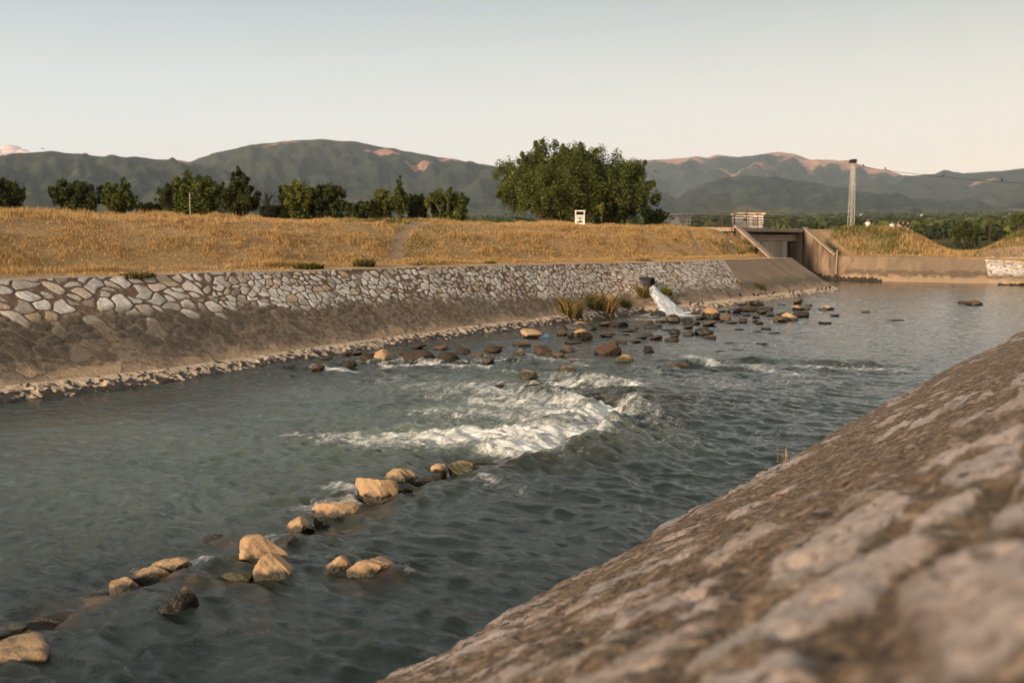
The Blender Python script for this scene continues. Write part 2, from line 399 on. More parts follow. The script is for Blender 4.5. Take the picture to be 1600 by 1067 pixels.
def mat_ground():
    m = NT('dry_earth'); p = m.pos()
    n = m.noise(0.35, 6, 0.65, p); n2 = m.noise(3.5, 6, 0.65, p)
    c = m.mix(m.mr(n, 0.35, 0.65), (0.36, 0.23, 0.10), (0.25, 0.15, 0.062))
    c = m.mix(m.mr(n2, 0.45, 0.75, 0, 0.7), c, (0.36, 0.24, 0.10))
    c = m.mix(m.math('MULTIPLY', m.attr('green'), m.mr(n2, 0.35, 0.6, 0.2, 0.9)), c, (0.085, 0.085, 0.022))
    c = m.mix(m.mr(m.math('ADD', m.attr('bare'), m.math('MULTIPLY', m.math('SUBTRACT', n2, 0.5), 0.5)), 0.4, 0.6), c, m.mix(m.mr(n2, 0.3, 0.7), (0.33, 0.22, 0.125), (0.24, 0.155, 0.085)))
    m.set(Base_Color=c, Roughness=0.95)
    m.bump(n2, 0.7, 0.12)
    return m.m
def mat_hills():
    m = NT('wooded_hillside'); p = m.pos()
    bare = m.attr('bare'); flat = m.attr('plain')
    n = m.noise(0.0035, 7, 0.62, p); n2 = m.noise(0.012, 8, 0.72, p); n3 = m.noise(0.0011, 4, 0.55, p)
    f = m.mix(m.mr(n2, 0.38, 0.62), (0.011, 0.026, 0.018), (0.062, 0.082, 0.040))
    f = m.mix(m.mr(m.noise(0.0045, 6, 0.7, p), 0.42, 0.58, 0, 0.75), f, (0.010, 0.022, 0.017))
    f = m.mix(m.mr(n3, 0.45, 0.6, 0, 0.45), f, (0.060, 0.062, 0.036))
    b = m.mix(m.mr(n2, 0.35, 0.65), (0.52, 0.27, 0.18), (0.30, 0.17, 0.115))  # bare ground, its pink deepened to paint in the rosy light on the mountain
    c = m.mix(m.mr(m.math('ADD', bare, m.math('MULTIPLY', m.math('SUBTRACT', n, 0.5), 1.3)), 0.40, 0.64), f, b)
    fld = m.vor(0.014, m.scale(p, (1, 0.5, 1)), out='Color')
    fx = m.n.new('ShaderNodeSeparateColor'); m.put(fx.inputs[0], fld)
    fc = m.ramp(fx.outputs[0], [(0, (0.05, 0.06, 0.03)), (0.45, (0.085, 0.09, 0.04)), (0.62, (0.16, 0.13, 0.06)), (0.8, (0.06, 0.07, 0.03)), (1, (0.24, 0.17, 0.09))])
    c = m.mix(flat, c, m.mix(m.mr(n2, 0.4, 0.6, 0, 0.5), fc, (0.04, 0.05, 0.025)))
    m.set(Base_Color=c, Roughness=1.0)
    m.b.inputs['Specular IOR Level'].default_value = 0.0
    m.bump(n2, 0.8, 25.0)
    return m.m
CONC = NT('stained_concrete')
_p = CONC.pos(); _n = CONC.noise(1.1, 5, 0.6, CONC.scale(_p, (1, 1, 0.15)), 0.2); _n2 = CONC.noise(7, 5, 0.6, _p)
_c = CONC.mix(CONC.mr(_n, 0.40, 0.62), (0.28, 0.195, 0.125), (0.085, 0.06, 0.042))
_c = CONC.mix(CONC.mr(_n2, 0.5, 0.75, 0, 0.5), _c, (0.12, 0.085, 0.058))
CONC.set(Base_Color=_c, Roughness=0.9); CONC.bump(_n2, 0.5, 0.03); CONC = CONC.m
GATE = NT('streaked_wall')
_p = GATE.pos(); _n = GATE.noise(1.6, 4, 0.6, GATE.scale(_p, (1, 1, 0.03)), 0.0)
GATE.set(Base_Color=GATE.ramp(_n, [(0.3, (0.05, 0.04, 0.033)), (0.44, (0.30, 0.245, 0.195)), (0.54, (0.50, 0.42, 0.34)), (0.66, (0.07, 0.055, 0.045))]), Roughness=0.9); GATE = GATE.m
CAP = simple('pale_concrete', (0.36, 0.27, 0.19), (0.25, 0.18, 0.12), 2.0)
WHITE = simple('weathered_white_paint', (0.82, 0.79, 0.74), (0.62, 0.52, 0.43), 1.6, 0.6, bump=0.1)
RUST = simple('rusty_sheet', (0.42, 0.20, 0.11), (0.62, 0.50, 0.40), 1.4, 0.8)
DARKMETAL = simple('dark_painted_steel', (0.05, 0.042, 0.036), (0.09, 0.06, 0.045), 4, 0.55, 0.3, 0.1)
GALV = simple('galvanised_steel', (0.50, 0.46, 0.40), (0.36, 0.32, 0.27), 3, 0.5, 0.4, 0.05)
BLACK = simple('black_rubber', (0.012, 0.011, 0.010), (0.02, 0.018, 0.016), 8, 0.6)
WOODM = simple('weathered_timber', (0.045, 0.030, 0.020), (0.02, 0.014, 0.010), 5, 0.8)
BARK = simple('tree_bark', (0.10, 0.075, 0.05), (0.05, 0.037, 0.025), 7, 0.9)
TWIG = simple('nest_twigs', (0.04, 0.032, 0.026), (0.02, 0.016, 0.013), 9, 0.9)
FEATHER = simple('dark_feathers', (0.016, 0.014, 0.014), (0.035, 0.03, 0.028), 12, 0.6, bump=0)
BLUE = simple('blue_plastic', (0.03, 0.16, 0.30), (0.02, 0.10, 0.20), 6, 0.4, bump=0)
INK = simple('dark_print', (0.04, 0.04, 0.045), (0.09, 0.085, 0.08), 6, 0.7, bump=0)
SKIN = simple('skin', (0.42, 0.24, 0.16), (0.36, 0.20, 0.13), 5, 0.6, bump=0)
HAIR = simple('dark_hair', (0.02, 0.014, 0.010), (0.035, 0.024, 0.016), 20, 0.6)
LEAF = mat_vcol('leaves', 0.55, 0.28)
STRAW = mat_vcol('dry_blades', 0.8, 0.25)
BANKM, NEARM, FOOTM, WATERM, FALLM, GROUNDM, HILLM = mat_bank(), mat_nearbank(), mat_footing(), mat_water(), mat_fall(), mat_ground(), mat_hills()

# ------------------------------------------------------------------ shape of the place
def toe(s): return np.interp(s, [-40, 12, 17, 23, 30, 40, 46, 47.6, 49.6, 62, 77], [-24, -24.1, -23.6, -24.2, -24.9, -25.3, -25.2, -25.1, -23.6, -23.3, -23.3])
def ztop(s): return np.interp(s, [-40, 22, 35, 55, 77], [2.82, 2.8, 2.72, 2.55, 2.42])
def dtop(s): return np.interp(s, [-40, 15, 30, 45, 60, 77], [-28.4, -28.3, -28.0, -27.8, -27.2, -27.0])
INLET0, INLET1 = 76.4, 95.2
BOWS = [79.6, 97.0]
def levee(d, top, crest=4.9):             # profile going away from the water, d = distance behind the bank top
    f = np.interp(d, [-0.4, 0, 1.6, 3.0, 5.5, 7.6, 9.2], [0, 0, 0.015, 0.10, 0.62, 0.92, 1.0])
    z = top + (crest - top)*f + np.interp(d, [-3, -0.4, 0, 60], [-4.3, -4.3, -0.02, -0.02])
    return np.where(d > 12.5, np.interp(d, [12.5, 19, 30, 60], [4.9, 2.3, 1.9, 2.2]) - (4.9 - crest)*np.clip((19 - d)/6.5, 0, 1), z)
def right_z(x, s):
    foot = 98.7; q = s - foot
    cr = 2.5 + 2.45*sstep(-18.5, -24.5, x + 0.3*q) * 1.0
    cr = cr + 2.0*sstep(-19.5, -15.0, x)
    return np.where(q < -0.3, -1.5, levee(q, 2.25, cr))
def ground(x, s):
    x = np.asarray(x, float); s = np.asarray(s, float)
    z1 = levee(dtop(np.minimum(s, 77)) - x, ztop(np.minimum(s, 77)))
    z1 = z1 + np.where(z1 > 3, 0.10*perlin(x*0.12, s*0.10, 3), 0.03*perlin(x*0.8, s*0.8, 4))
    z1 = np.where((s > INLET0 - 0.3) & (x > -31.0), -1.5, z1)
    z1 = np.where((s > BOWS[0] + 0.3) & (s < BOWS[1] - 0.3) & (x > -60), -1.5, z1)
    zr = right_z(x, s) + np.where(s > 99, 0.12*perlin(x*0.2, s*0.2, 5), 0)
    behind = -32.0 - x
    zr = np.where(x < -32.6, np.where(x < -38, 2.2, np.maximum(np.minimum(zr, 4.95), 2.2)), zr)
    z = np.where(s > BOWS[1] - 0.2, zr, z1)
    z = np.where((s > INLET0 - 0.3) & (s < 98.2) & (x > -31), -1.5, z)
    near = np.where(x > -0.4, 3.30, -1.5)
    z = np.where((x > -16) & (s < 72), near, z)
    return z
def gz(x, s): return float(ground(np.array([x]), np.array([s]))[0])

# plains: a gentle rise towards the hills
def plain_z(r): return 2.0 + np.interp(r, [0, 120, 400, 1200, 3000, 6000, 14000], [0, 0, 3.2, 18, 66, 165, 430])

def build_setting():
    # ground near the canal
    xs = np.concatenate([np.arange(-130, -72, 4.0), np.arange(-72, -40, 1.0), np.arange(-40, -26.4, 0.22), np.arange(-26.4, 61, 1.6)])
    ss = np.concatenate([np.arange(-40, 6, 1.0), np.arange(6, 120, 0.40), np.arange(120, 181, 4.0)])
    S, X = np.meshgrid(ss, xs, indexing='ij')
    Z = ground(X, S)
    green = 0.55*sstep(-0.1, 0.5, fbm(X*0.06, S*0.06, 3, 21)) + 0.5*((S > 96) & (S > 101.5)) + 0.75*((S > 66) & (S < 80) & (X < -29))*sstep(0.0, 0.4, fbm(X*0.3, S*0.3, 3, 22) + 0.2)
    bare = np.zeros_like(Z)
    bare = np.maximum(bare, 0.5*sstep(1.7, 0.6, np.abs((dtop(S) - X) - 0.9))*(S < 79))
    bare = np.maximum(bare, 1.0*((X > -21) & (S > 99) & (S < 103.5) & (X < 20))*sstep(-0.2, 0.2, perlin(X*0.15, S*0.15, 8)))
    for (a, b, w) in TRAILS:
        d = seg_dist(X, S, a, b); bare = np.maximum(bare, sstep(w*1.3, w*0.5, d))
    o = mesh_np('ground', np.stack([X, S, Z], -1).reshape(-1, 3), grid_faces(len(ss), len(xs)), GROUNDM, attrs=dict(green=np.clip(green, 0, 1).ravel(), bare=bare.ravel()))
    struct(o)
    # plain and hills as one sheet out to the skyline
    R0 = 70.0
    rr = np.concatenate([np.geomspace(R0, 2500, 90), np.linspace(2560, 12500, 170)])
    aa = np.concatenate([np.linspace(-math.pi, -0.75, 40, endpoint=False), np.linspace(-0.75, 0.72, 620), np.linspace(0.72, math.pi, 41)[1:]])
    A, R = np.meshgrid(aa, rr, indexing='ij')
    U = 800 + 1564*np.tan(np.clip(A, -1.2, 1.2))
    X = -np.sin(YAW - A)*R; Y = np.cos(YAW - A)*R
    Z = plain_z(R) + 0.0
    Z = Z - 5.0*sstep(175, 150, R)
    bare = np.zeros_like(Z); plain = np.ones_like(Z)
    # ridges: photo skyline (u, v), distance of the crest, width of the front slope, bare ground by height
    def ridge(pts, r0, wf, wb, rough, seed, barefun=None):
        nonlocal Z, bare, plain
        us, vs = zip(*pts)
        vv = np.interp(U, us, vs)
        k = np.cos(np.arctan((U - 800)/1564.0))
        hgt = EYE + (372 - vv)/1564.0*r0*k
        rc = r0*(1 + 0.06*perlin(A*7, A*0 + seed, seed))
        hgt = hgt*rc/r0
        t = np.where(R < rc, (rc - R)/wf, (R - rc)/wb)
        prof = np.where(t < 1, 0.5*(1 + np.cos(np.pi*np.clip(t, 0, 1))), 0)
        prof = 0.55*prof + 0.45*np.clip(1 - t, 0, 1)
        gul = 1.3*fbm(A*48 + 0.6*fbm(R/900.0, A*9, 3, seed + 5), R/700.0, 5, seed + 1)
        edge = sstep(0.03, 0.45, t)*np.clip((1 - t)*3, 0, 1)
        h = plain_z(R)*(1 - prof) + hgt*prof + edge*gul*rough + prof*(1 - edge)*rough*0.06*perlin(A*90, R/300.0, seed + 7)
        ok = (prof > 0) & (h > Z)
        b = barefun(U, t, prof) if barefun else np.zeros_like(Z)
        Z = np.where(ok, h, Z); bare = np.where(ok, b, bare); plain = np.where(ok, sstep(0.12, 0.02, prof), plain)
    def spots(lst):
        def f(U, t, prof):
            b = np.zeros_like(U)
            for (u, tt, du, dt, s) in lst:
                b = np.maximum(b, s*np.exp(-((U - u)/du)**2 - ((t - tt)/dt)**2))
            return b
        return f
    ridge([(-700, 300), (-300, 262), (-60, 252), (0, 247), (60, 242), (90, 240), (150, 247), (230, 250), (300, 256), (380, 275), (470, 300), (600, 345), (760, 372)], 5200, 2600, 1800, 55, 31,
          spots([(80, 0.03, 28, 0.04, .9), (180, 0.10, 14, .05, .5), (285, .2, 25, .06, .6), (250, .26, 25, .04, .5)]))
    ridge([(100, 372), (220, 310), (300, 256), (340, 242), (400, 230), (450, 224), (505, 221), (560, 226), (640, 240), (720, 255), (780, 263), (900, 276), (1000, 300), (1150, 350), (1250, 372)], 6300, 3000, 2200, 70, 41,
          spots([(535, .10, 28, .05, .9), (600, .30, 40, .05, .9), (660, .42, 32, .05, .85), (385, .12, 30, .06, .6), (440, .2, 40, .06, .6), (700, .2, 25, .04, .7), (740, .12, 18, .05, .7), (620, .1, 60, .04, .5)]))
    ridge([(700, 330), (780, 262), (850, 262), (960, 258), (1005, 253), (1060, 250), (1085, 247), (1100, 249), (1118, 244), (1150, 248), (1185, 244), (1200, 241), (1215, 240), (1235, 243), (1262, 252), (1290, 252), (1320, 254), (1350, 263), (1400, 274), (1480, 305), (1700, 372)], 9600, 3600, 2400, 105, 51,
          spots([(1065, .2, 40, .16, 1.1), (1120, .10, 24, .10, 1.1), (1212, .08, 40, .12, 1.6), (1300, .2, 70, .18, 1.05), (1370, .18, 55, .16, 1.0), (1150, .45, 80, .07, .8), (1260, .3, 50, .1, .9), (1010, .2, 20, .2, .5)]))
    ridge([(1150, 372), (1300, 296), (1380, 280), (1440, 275), (1500, 273), (1560, 270), (1600, 265), (1660, 255), (1800, 250), (2200, 300)], 8300, 3400, 2000, 70, 61,
          spots([(1400, .3, 40, .1, .45), (1530, .5, 60, .05, .5)]))
    ridge([(960, 372), (1040, 325), (1090, 292), (1130, 279), (1160, 277), (1210, 279), (1270, 287), (1330, 300), (1420, 312), (1600, 330), (1800, 350)], 5600, 1900, 1500, 45, 71, spots([]))
    cl = np.clip(Z, -5, 3000)
    v = np.stack([X, Y, cl], -1).reshape(-1, 3)
    o = mesh_np('hills', v, grid_faces(len(aa), len(rr)), HILLM, attrs=dict(bare=bare.ravel(), plain=plain.ravel()))
    # normals up
    struct(o)
    return o
def seg_dist(X, Y, a, b):
    ax, ay = a; bx, by = b; dx, dy = bx - ax, by - ay
    t = np.clip(((X - ax)*dx + (Y - ay)*dy)/(dx*dx + dy*dy + 1e-9), 0, 1)
    return np.hypot(X - ax - t*dx, Y - ay - t*dy)
def ground_hit(u, v):                       # where the sight line through a photo point meets the levee
    X, Y, U = ray(u, v)
    n = math.hypot(X, Y)
    t = np.arange(15, 140, 0.1)/n
    xs, ys, zs = X*t, Y*t, EYE + U*t
    g = ground(xs, ys)
    k = np.argmax(zs < g) if (zs < g).any() else np.argmax(g - zs)
    return float(xs[k]), float(ys[k])
_tp = [ground_hit(*q) for q in [(618, 408), (620, 385), (632, 364), (650, 350), (664, 343)]]
TRAILS = [(_tp[k], _tp[k + 1], 0.36) for k in range(4)]
_tp = [ground_hit(*q) for q in [(1147, 396), (1135, 376), (1122, 360)]]
TRAILS += [(_tp[k], _tp[k + 1], 0.35) for k in range(2)]
_tp = [ground_hit(*q) for q in [(1095, 396), (1084, 376), (1072, 360)]]
TRAILS += [(_tp[k], _tp[k + 1], 0.25) for k in range(2)]
_tp = [ground_hit(*q) for q in [(1275, 358), (1300, 378), (1330, 398)]]
TRAILS += [(_tp[k], _tp[k + 1], 0.3) for k in range(2)]
build_setting()

# ------------------------------------------------------------------ far bank
def bank_hit(u, v):
    X, Y, U = ray(u, v); n = math.hypot(X, Y)
    t = np.arange(14, 120, .03)/n; xs, ys, zs = X*t, Y*t, EYE + U*t
    f = np.clip((toe(ys) - xs)/(toe(ys) - dtop(ys)), 0, 1); g = f*ztop(ys)
    k = int(np.argmax(zs < g)); return Vector((float(xs[k]), float(ys[k]), float(g[k])))
_o = bank_hit(1012, 443)
OUT_S = _o.y                                 # the outfall
def build_far_bank():
    ss = np.concatenate([np.arange(-40, 8, 0.5), np.arange(8, 30, 0.035), np.arange(30, INLET0 + 0.02, 0.06)])
    tt = np.concatenate([np.linspace(-0.12, 0.985, 124), [0.99, 1.0]])
    S, T = np.meshgrid(ss, tt, indexing='ij')
    d0, d1, z1 = toe(S), dtop(S), ztop(S)
    X = d0 + (d1 - d0)*T; Z = z1*T
    L = np.hypot(d1 - d0, z1)
    vv = T*L
    big = sstep(32, 14, S)
    g1, a1, b1 = stones(S, vv, 0.52, 1, wmax=.34); g2, a2, b2 = stones(S, vv, 0.33, 2, wmax=.3)
    pick = (fbm(S*0.15, vv*0.2, 2, 9) + 0.55*(big - 0.35)) > 0
    gap = np.where(pick, g1, g2); r1 = np.where(pick, a1, a2); r2 = np.where(pick, b1, b2)
    gw = np.where(pick, 0.07, 0.085) + 0.12*np.clip(fbm(S*0.4, vv*0.5, 2, 12), -0.4, 1) + 0.055
    conc = np.clip((S - (63.5 - 1.2*(1 - T)*3))/3 + 0.5, 0, 1)
    lim = np.interp(S, [8, 16, 24, 34, 45, 52, 64], [0.60, 0.62, 0.56, 0.50, 0.34, 0.36, 0.36]) + 0.05*perlin(S*0.25, S*0, 14)
    dark = 0.25*sstep(0.14, 0.3, T)*sstep(0.65, 0.5, T) + 0.75*sstep(34, 14, S)*sstep(0.14, 0.34, T)*sstep(0.70, 0.55, T)
    st = sstep(gw - 0.02, gw + 0.12, gap)
    disp = (0.022*st*sstep(-0.12, 0.1, T - lim + 0.25*big) + 0.02*fbm(S*3, vv*3, 3, 13))*(1 - sstep(0.4, 0.6, conc))*sstep(0.1, 0.3, T) + 0.012*fbm(S*5, vv*5, 2, 17)
    disp = np.where(T > 0.98, 0.03, disp)
    disp += 0.05*perlin(S*0.35, vv*0.5, 15)
    # gully worn beside the outfall
    gc = OUT_S + 0.6*(1 - T)
    gul = np.exp(-((S - gc)/0.9)**2)*sstep(0.72, 0.5, T)
    disp -= 0.35*gul
    nx, nz = z1/L, (d0 - d1)/L
    X = X + disp*nx; Z = Z + disp*nz
    # lip going back under the grass
    lip = np.stack([X[:, -1] - 0.45, ss, Z[:, -1] - 0.0], -1)[:, None, :]
    back = np.stack([X[:, -1] - 0.5, ss, Z[:, -1] - 0.6], -1)[:, None, :]
    V = np.concatenate([np.stack([X, S, Z], -1), lip, back], 1)
    ext = lambda a: np.concatenate([a, a[:, -1:], a[:, -1:]], 1).ravel()
    nr, nc = V.shape[0], V.shape[1]
    hgt = ext(T)
    o = mesh_np('stone_embankment', V.reshape(-1, 3), grid_faces(nr, nc), BANKM, attrs=dict(
        gap=ext(gap), r1=ext(r1), r2=ext(r2), gw=ext(gw), conc=ext(conc), lim=ext(lim), dark=ext(dark), hgt=hgt,
        uvm=np.stack([ext(S), ext(vv)], -1)))
    tag(o, 'long sloping stone pitched bank of pale stones in brown mortar across the river', 'embankment')
    # cut end facing the inlet
    m = MB(); s1 = INLET0
    t_ = np.linspace(-0.12, 1, 12)
    front = [(float(toe(s1) + (dtop(s1) - toe(s1))*t), s1 - 0.05, float(ztop(s1)*t)) for t in t_]
    m.add(front + [(float(dtop(s1)) - 4.5, s1 - 0.05, float(ztop(s1))), (float(dtop(s1)) - 4.5, s1 - 0.05, -0.4)], [tuple(range(14))])
    m.add([(front[-1][0], s1 - 0.05, front[-1][2]), (front[-1][0] - 4.5, s1 - 0.05, front[-1][2]), (front[-1][0] - 4.5, s1 - 0.6, front[-1][2]), (front[-1][0], s1 - 0.6, front[-1][2])], [(0, 1, 2, 3)])
    m.build('end_wall', CONC, o)
    # broken footing along the water
    fs = np.concatenate([np.arange(4, 30, 0.04), np.arange(30, 76.3, 0.07)]); ft = np.linspace(0, 1, 15)
    S, T = np.meshgrid(fs, ft, indexing='ij')
    ext_ = 0.30 + 0.16*fbm(S*0.5, S*0, 3, 24) - 0.12*(S > 50)
    prof = np.sin(np.clip(T, 0, 1)*np.pi*0.5)
    lump = np.abs(fbm(S*1.5, T*1.2, 3, 25)) + 0.6*np.abs(perlin(S*3.2, T*2.2, 26))
    X = toe(S) - 0.30 + (1 - T)*(0.55 + ext_) + 0.16*lump*(1 - T*0.8) - 0.12
    Z = -0.10 + T*0.45 + (0.13*lump)*np.sin(T*np.pi) + 0.0
    alg = np.clip(0.86 - T*0.60, 0, 1) - 0.20*sstep(44, 52, S) + 0.12*fbm(S*0.3, S*0, 2, 27)
    f = mesh_np('footing', np.stack([X, S, Z], -1).reshape(-1, 3), grid_faces(len(fs), len(ft)), FOOTM, o, attrs=dict(algae=alg.ravel()))
    return o
FARBANK = build_far_bank()

# outfall pipe, its falling water
_px, _pz = _o.x, _o.z
def build_outfall():
    t = thing('outfall_pipe', (_px, OUT_S, _pz), 'black round pipe mouth spilling water high in the stone bank', 'pipe')
    m = MB(); n = 20
    for (ro, ri) in ((0.34, 0.28),):
        vs = []
        for x in (-0.6, 0.30):
            for r in (ro, ri):
                vs += [(x, r*math.cos(2*math.pi*k/n), r*math.sin(2*math.pi*k/n)) for k in range(n)]
        fs = []
        for k in range(n):
            j = (k + 1) % n
            fs += [(k, j, 2*n + j, 2*n + k), (n + k, 3*n + k, 3*n + j, n + j), (2*n + k, 2*n + j, 3*n + j, 3*n + k)]
        m.add(vs, fs)
    m.add([(-0.55, 0.28*math.cos(2*math.pi*k/n), 0.28*math.sin(2*math.pi*k/n)) for k in range(n)], [tuple(range(n))])
    m.build('barrel', BLACK, t, smooth=True)
    # water
    nr, nc = 60, 22
    v = []
    p1, p2 = bank_hit(1020, 456), bank_hit(1038, 474); e3 = on_z(1058, 492, 0)
    pts = [Vector((_px + 0.25, OUT_S, _pz - 0.18)), p1 + Vector((.10, 0, .02)), p2 + Vector((.12, 0, .0)), Vector((e3[0], e3[1], -0.08))]
    pts[1].z = min(pts[1].z, pts[0].z - .15)
    for i in range(nr):
        q = i/(nr - 1)*3; k = min(int(q), 2); f = q - k
        c = pts[k].lerp(pts[k + 1], f)
        w = np.interp(i/(nr - 1), [0, 0.35, 0.7, 1], [0.30, 0.6, 1.1, 1.7])*(1 + 0.16*float(perlin(np.array([i*0.35]), np.array([0.5]), 35)[0]))
        for j in range(nc):
            a = j/(nc - 1)*2 - 1
            z = c.z + 0.08*(1 - a*a) + 0.05*float(perlin(np.array([i*0.16]), np.array([a*3.0*w]), 33)[0]) + 0.03*float(perlin(np.array([i*0.5]), np.array([a*7.0]), 34)[0])
            v.append((c.x + 0.12*(1 - a*a), c.y + a*w, z - 0.12*abs(a)**3))
    w = mesh_np('falling_water', np.array(v), grid_faces(nr, nc), FALLM, attrs=dict(fl=np.array([((j/(nc - 1)*2 - 1)*5.5, i*0.075) for i in range(nr) for j in range(nc)])))
    tag(w, 'white cascade pouring from the pipe down into the river', 'waterfall')
build_outfall()

# ------------------------------------------------------------------ bridge, inlet walls, right bank
def build_right():
    # bank beyond the inlet
    xs = np.concatenate([np.arange(-30.2, 10, 0.12), np.arange(10, 60, 0.6)]); tt = np.linspace(-0.12, 1, 40)
    X, T = np.meshgrid(xs, tt, indexing='ij')
    slope = np.interp(X, [-30.2, -27, -22, 60], [0.05, 0.5, 3.4, 3.6])
    base = np.interp(X, [-30.2, -24, -13, 60], [96.6, 95.2, 96.0, 99.0])
    S = base + slope*T; Z = 2.25*T; vv = T*np.hypot(slope, 2.25)
    gap, r1, r2 = stones(X, vv, 0.42, 5)
    conc = np.clip(((-16.6 - 1.0*(T - 0.5)) - X)/1.5 + 0.5, 0, 1)
    dsp = 0.05*sstep(0.06, 0.2, gap)*(1 - conc) + 0.02*fbm(X*2, vv*2, 2, 19)
    S = S - dsp*0.5; Z = Z + dsp*0.8
    lip = np.stack([xs, S[:, -1] + 3.0, np.full(len(xs), 2.27)], -1)[:, None, :]
    V = np.concatenate([np.stack([X, S, Z], -1), lip], 1)
    e = lambda a: np.concatenate([a, a[:, -1:]], 1).ravel()
    o = mesh_np('inlet_embankment', V.reshape(-1, 3), np.flip(grid_faces(len(xs), len(tt) + 1), 1), BANKM, attrs=dict(gap=e(gap), r1=e(r1), r2=e(r2), gw=np.full(V.shape[0]*V.shape[1], 0.09), conc=e(conc), lim=np.full(V.shape[0]*V.shape[1], 0.3), dark=np.zeros(V.shape[0]*V.shape[1]), hgt=np.minimum(e(T), 0.98), uvm=np.stack([e(X), e(vv)], -1)))
    tag(o, 'brown concrete bank beyond the side inlet turning to stonework at its right end', 'embankment')
    # bridge
    b0, b1 = BOWS
    xf = -33.2                                    # face
    t = thing('sluice_bridge', (xf, (b0 + b1)/2, 0), 'low concrete bridge over the side inlet with sloping wing walls', 'bridge')
    yc = (b1 - b0)/2
    D = 4.9
    MB().box((-2.6, 0, 4.72), (5.6, 2*yc + 0.9, 0.36)).build('deck', CAP, t, bevel=0.03)
    MB().box((-0.75, 0, 4.02), (0.6, 2*yc - 1.4, 0.62)).build('beam', CAP, t, bevel=0.02)
    m = MB().box((-0.62, -1.3, 1.58), (0.25, 2*yc - 3.4, 4.2)); m.build('back_wall', GATE, t)
    for sg in (-1, 1):
        MB().box((-2.6, sg*(yc - 0.35), 1.75), (5.4, 0.7, 5.56)).build('abutment', CONC, t, bevel=0.02)
    MB().box((-3.6, yc - 2.6, 1.7), (0.9, 0.8, 4.6)).build('pier', CONC, t, bevel=0.02)
    for sg in (-1, 1):
        poly = [(0.22, -1.0), (3.4, -1.0), (3.4, 2.15), (2.9, 2.40), (0.22, 4.86)]
        m = MB().prism(poly, (1, 0, 0), (0, 0, 1), (0, 1, 0), (0, sg*(yc - 0.2) - 0.3, 0), 0.6)
        w = m.build('wing_wall', CONC, t)
        c0, c1 = Vector((0.1, sg*(yc - 0.2), 5.0)), Vector((3.3, sg*(yc - 0.2), 2.30))
        dv = (c1 - c0); ang = math.atan2(-dv.z, dv.x)
        MB().box((c0 + c1)/2 + Vector((0.03, 0, 0.02)), (dv.length, 0.95, 0.16), rot=Euler((0, ang, 0))).build('coping', CAP, w)
    # wall from the right wing to the bank
    m = MB().box((4.6, yc - 0.35, 0.45), (3.0, 0.5, 3.6)); m.build('training_wall', CONC, t)
    MB().tube([(3.6, yc - 0.85, 2.9), (3.6, yc - 0.85, 0.2)], 0.07).build('drain_pipe', CAP, t)
    # railings along the deck
    r = thing('bridge_railing', (xf - 0.1, b0 - 2.2, 4.9), 'thin dark horizontal railing along the front of the bridge deck', 'railing')
    Ln = b1 - b0 + 3.4
    for k in range(5): MB().tube([(0, 0, 0.25 + 0.22*k), (0, Ln, 0.25 + 0.22*k)], 0.028, 6).build('rail', DARKMETAL, r)
    for k in range(9): MB().tube([(0, Ln*k/8, -0.1), (0, Ln*k/8, 1.25 if k not in (0, 2) else 1.6)], 0.042, 6).build('post', DARKMETAL, r)
    r2 = thing('bridge_railing', (xf - 5.2, b0 + 1, 4.9), 'second thin railing on the far side of the bridge deck', 'railing')
    for k in range(4): MB().tube([(0, 0, 0.25 + 0.3*k), (0, Ln + 2, 0.25 + 0.3*k)], 0.028, 6).build('rail', DARKMETAL, r2)
    for k in range(7): MB().tube([(0, (Ln + 2)*k/6, -0.1), (0, (Ln + 2)*k/6, 1.25)], 0.042, 6).build('post', DARKMETAL, r2)
    # row of rotten stakes in the inlet
    rnd = random.Random(5)
    proto = None
    for k in range(30):
        f = k/29
        x = -31.6 + f*6.8; s = 95.6 - 1.6*f + rnd.uniform(-.15, .15)
        h = rnd.uniform(0.45, 0.85)*(1 - 0.45*f)
        if proto is None:
            proto = MB().tube([(0, 0, -0.6), (0.01, 0, 0.4), (0.03, 0.02, 1.0)], [0.15, 0.14, 0.07], 7).build('wooden_stake', WOODM)
            tag(proto, 'rotten dark stake in the row at the water edge below the bridge', 'stake', 'dark stakes standing below the bridge')
            o2 = proto
        else:
            o2 = proto.copy(); COL.objects.link(o2)
        o2.location = (x, s, -0.05); o2.scale = (rnd.uniform(.8, 1.5), rnd.uniform(.8, 1.5), h)
        o2.rotation_euler = (rnd.uniform(-.15, .15), rnd.uniform(-.15, .15), rnd.uniform(0, 6))
build_right()

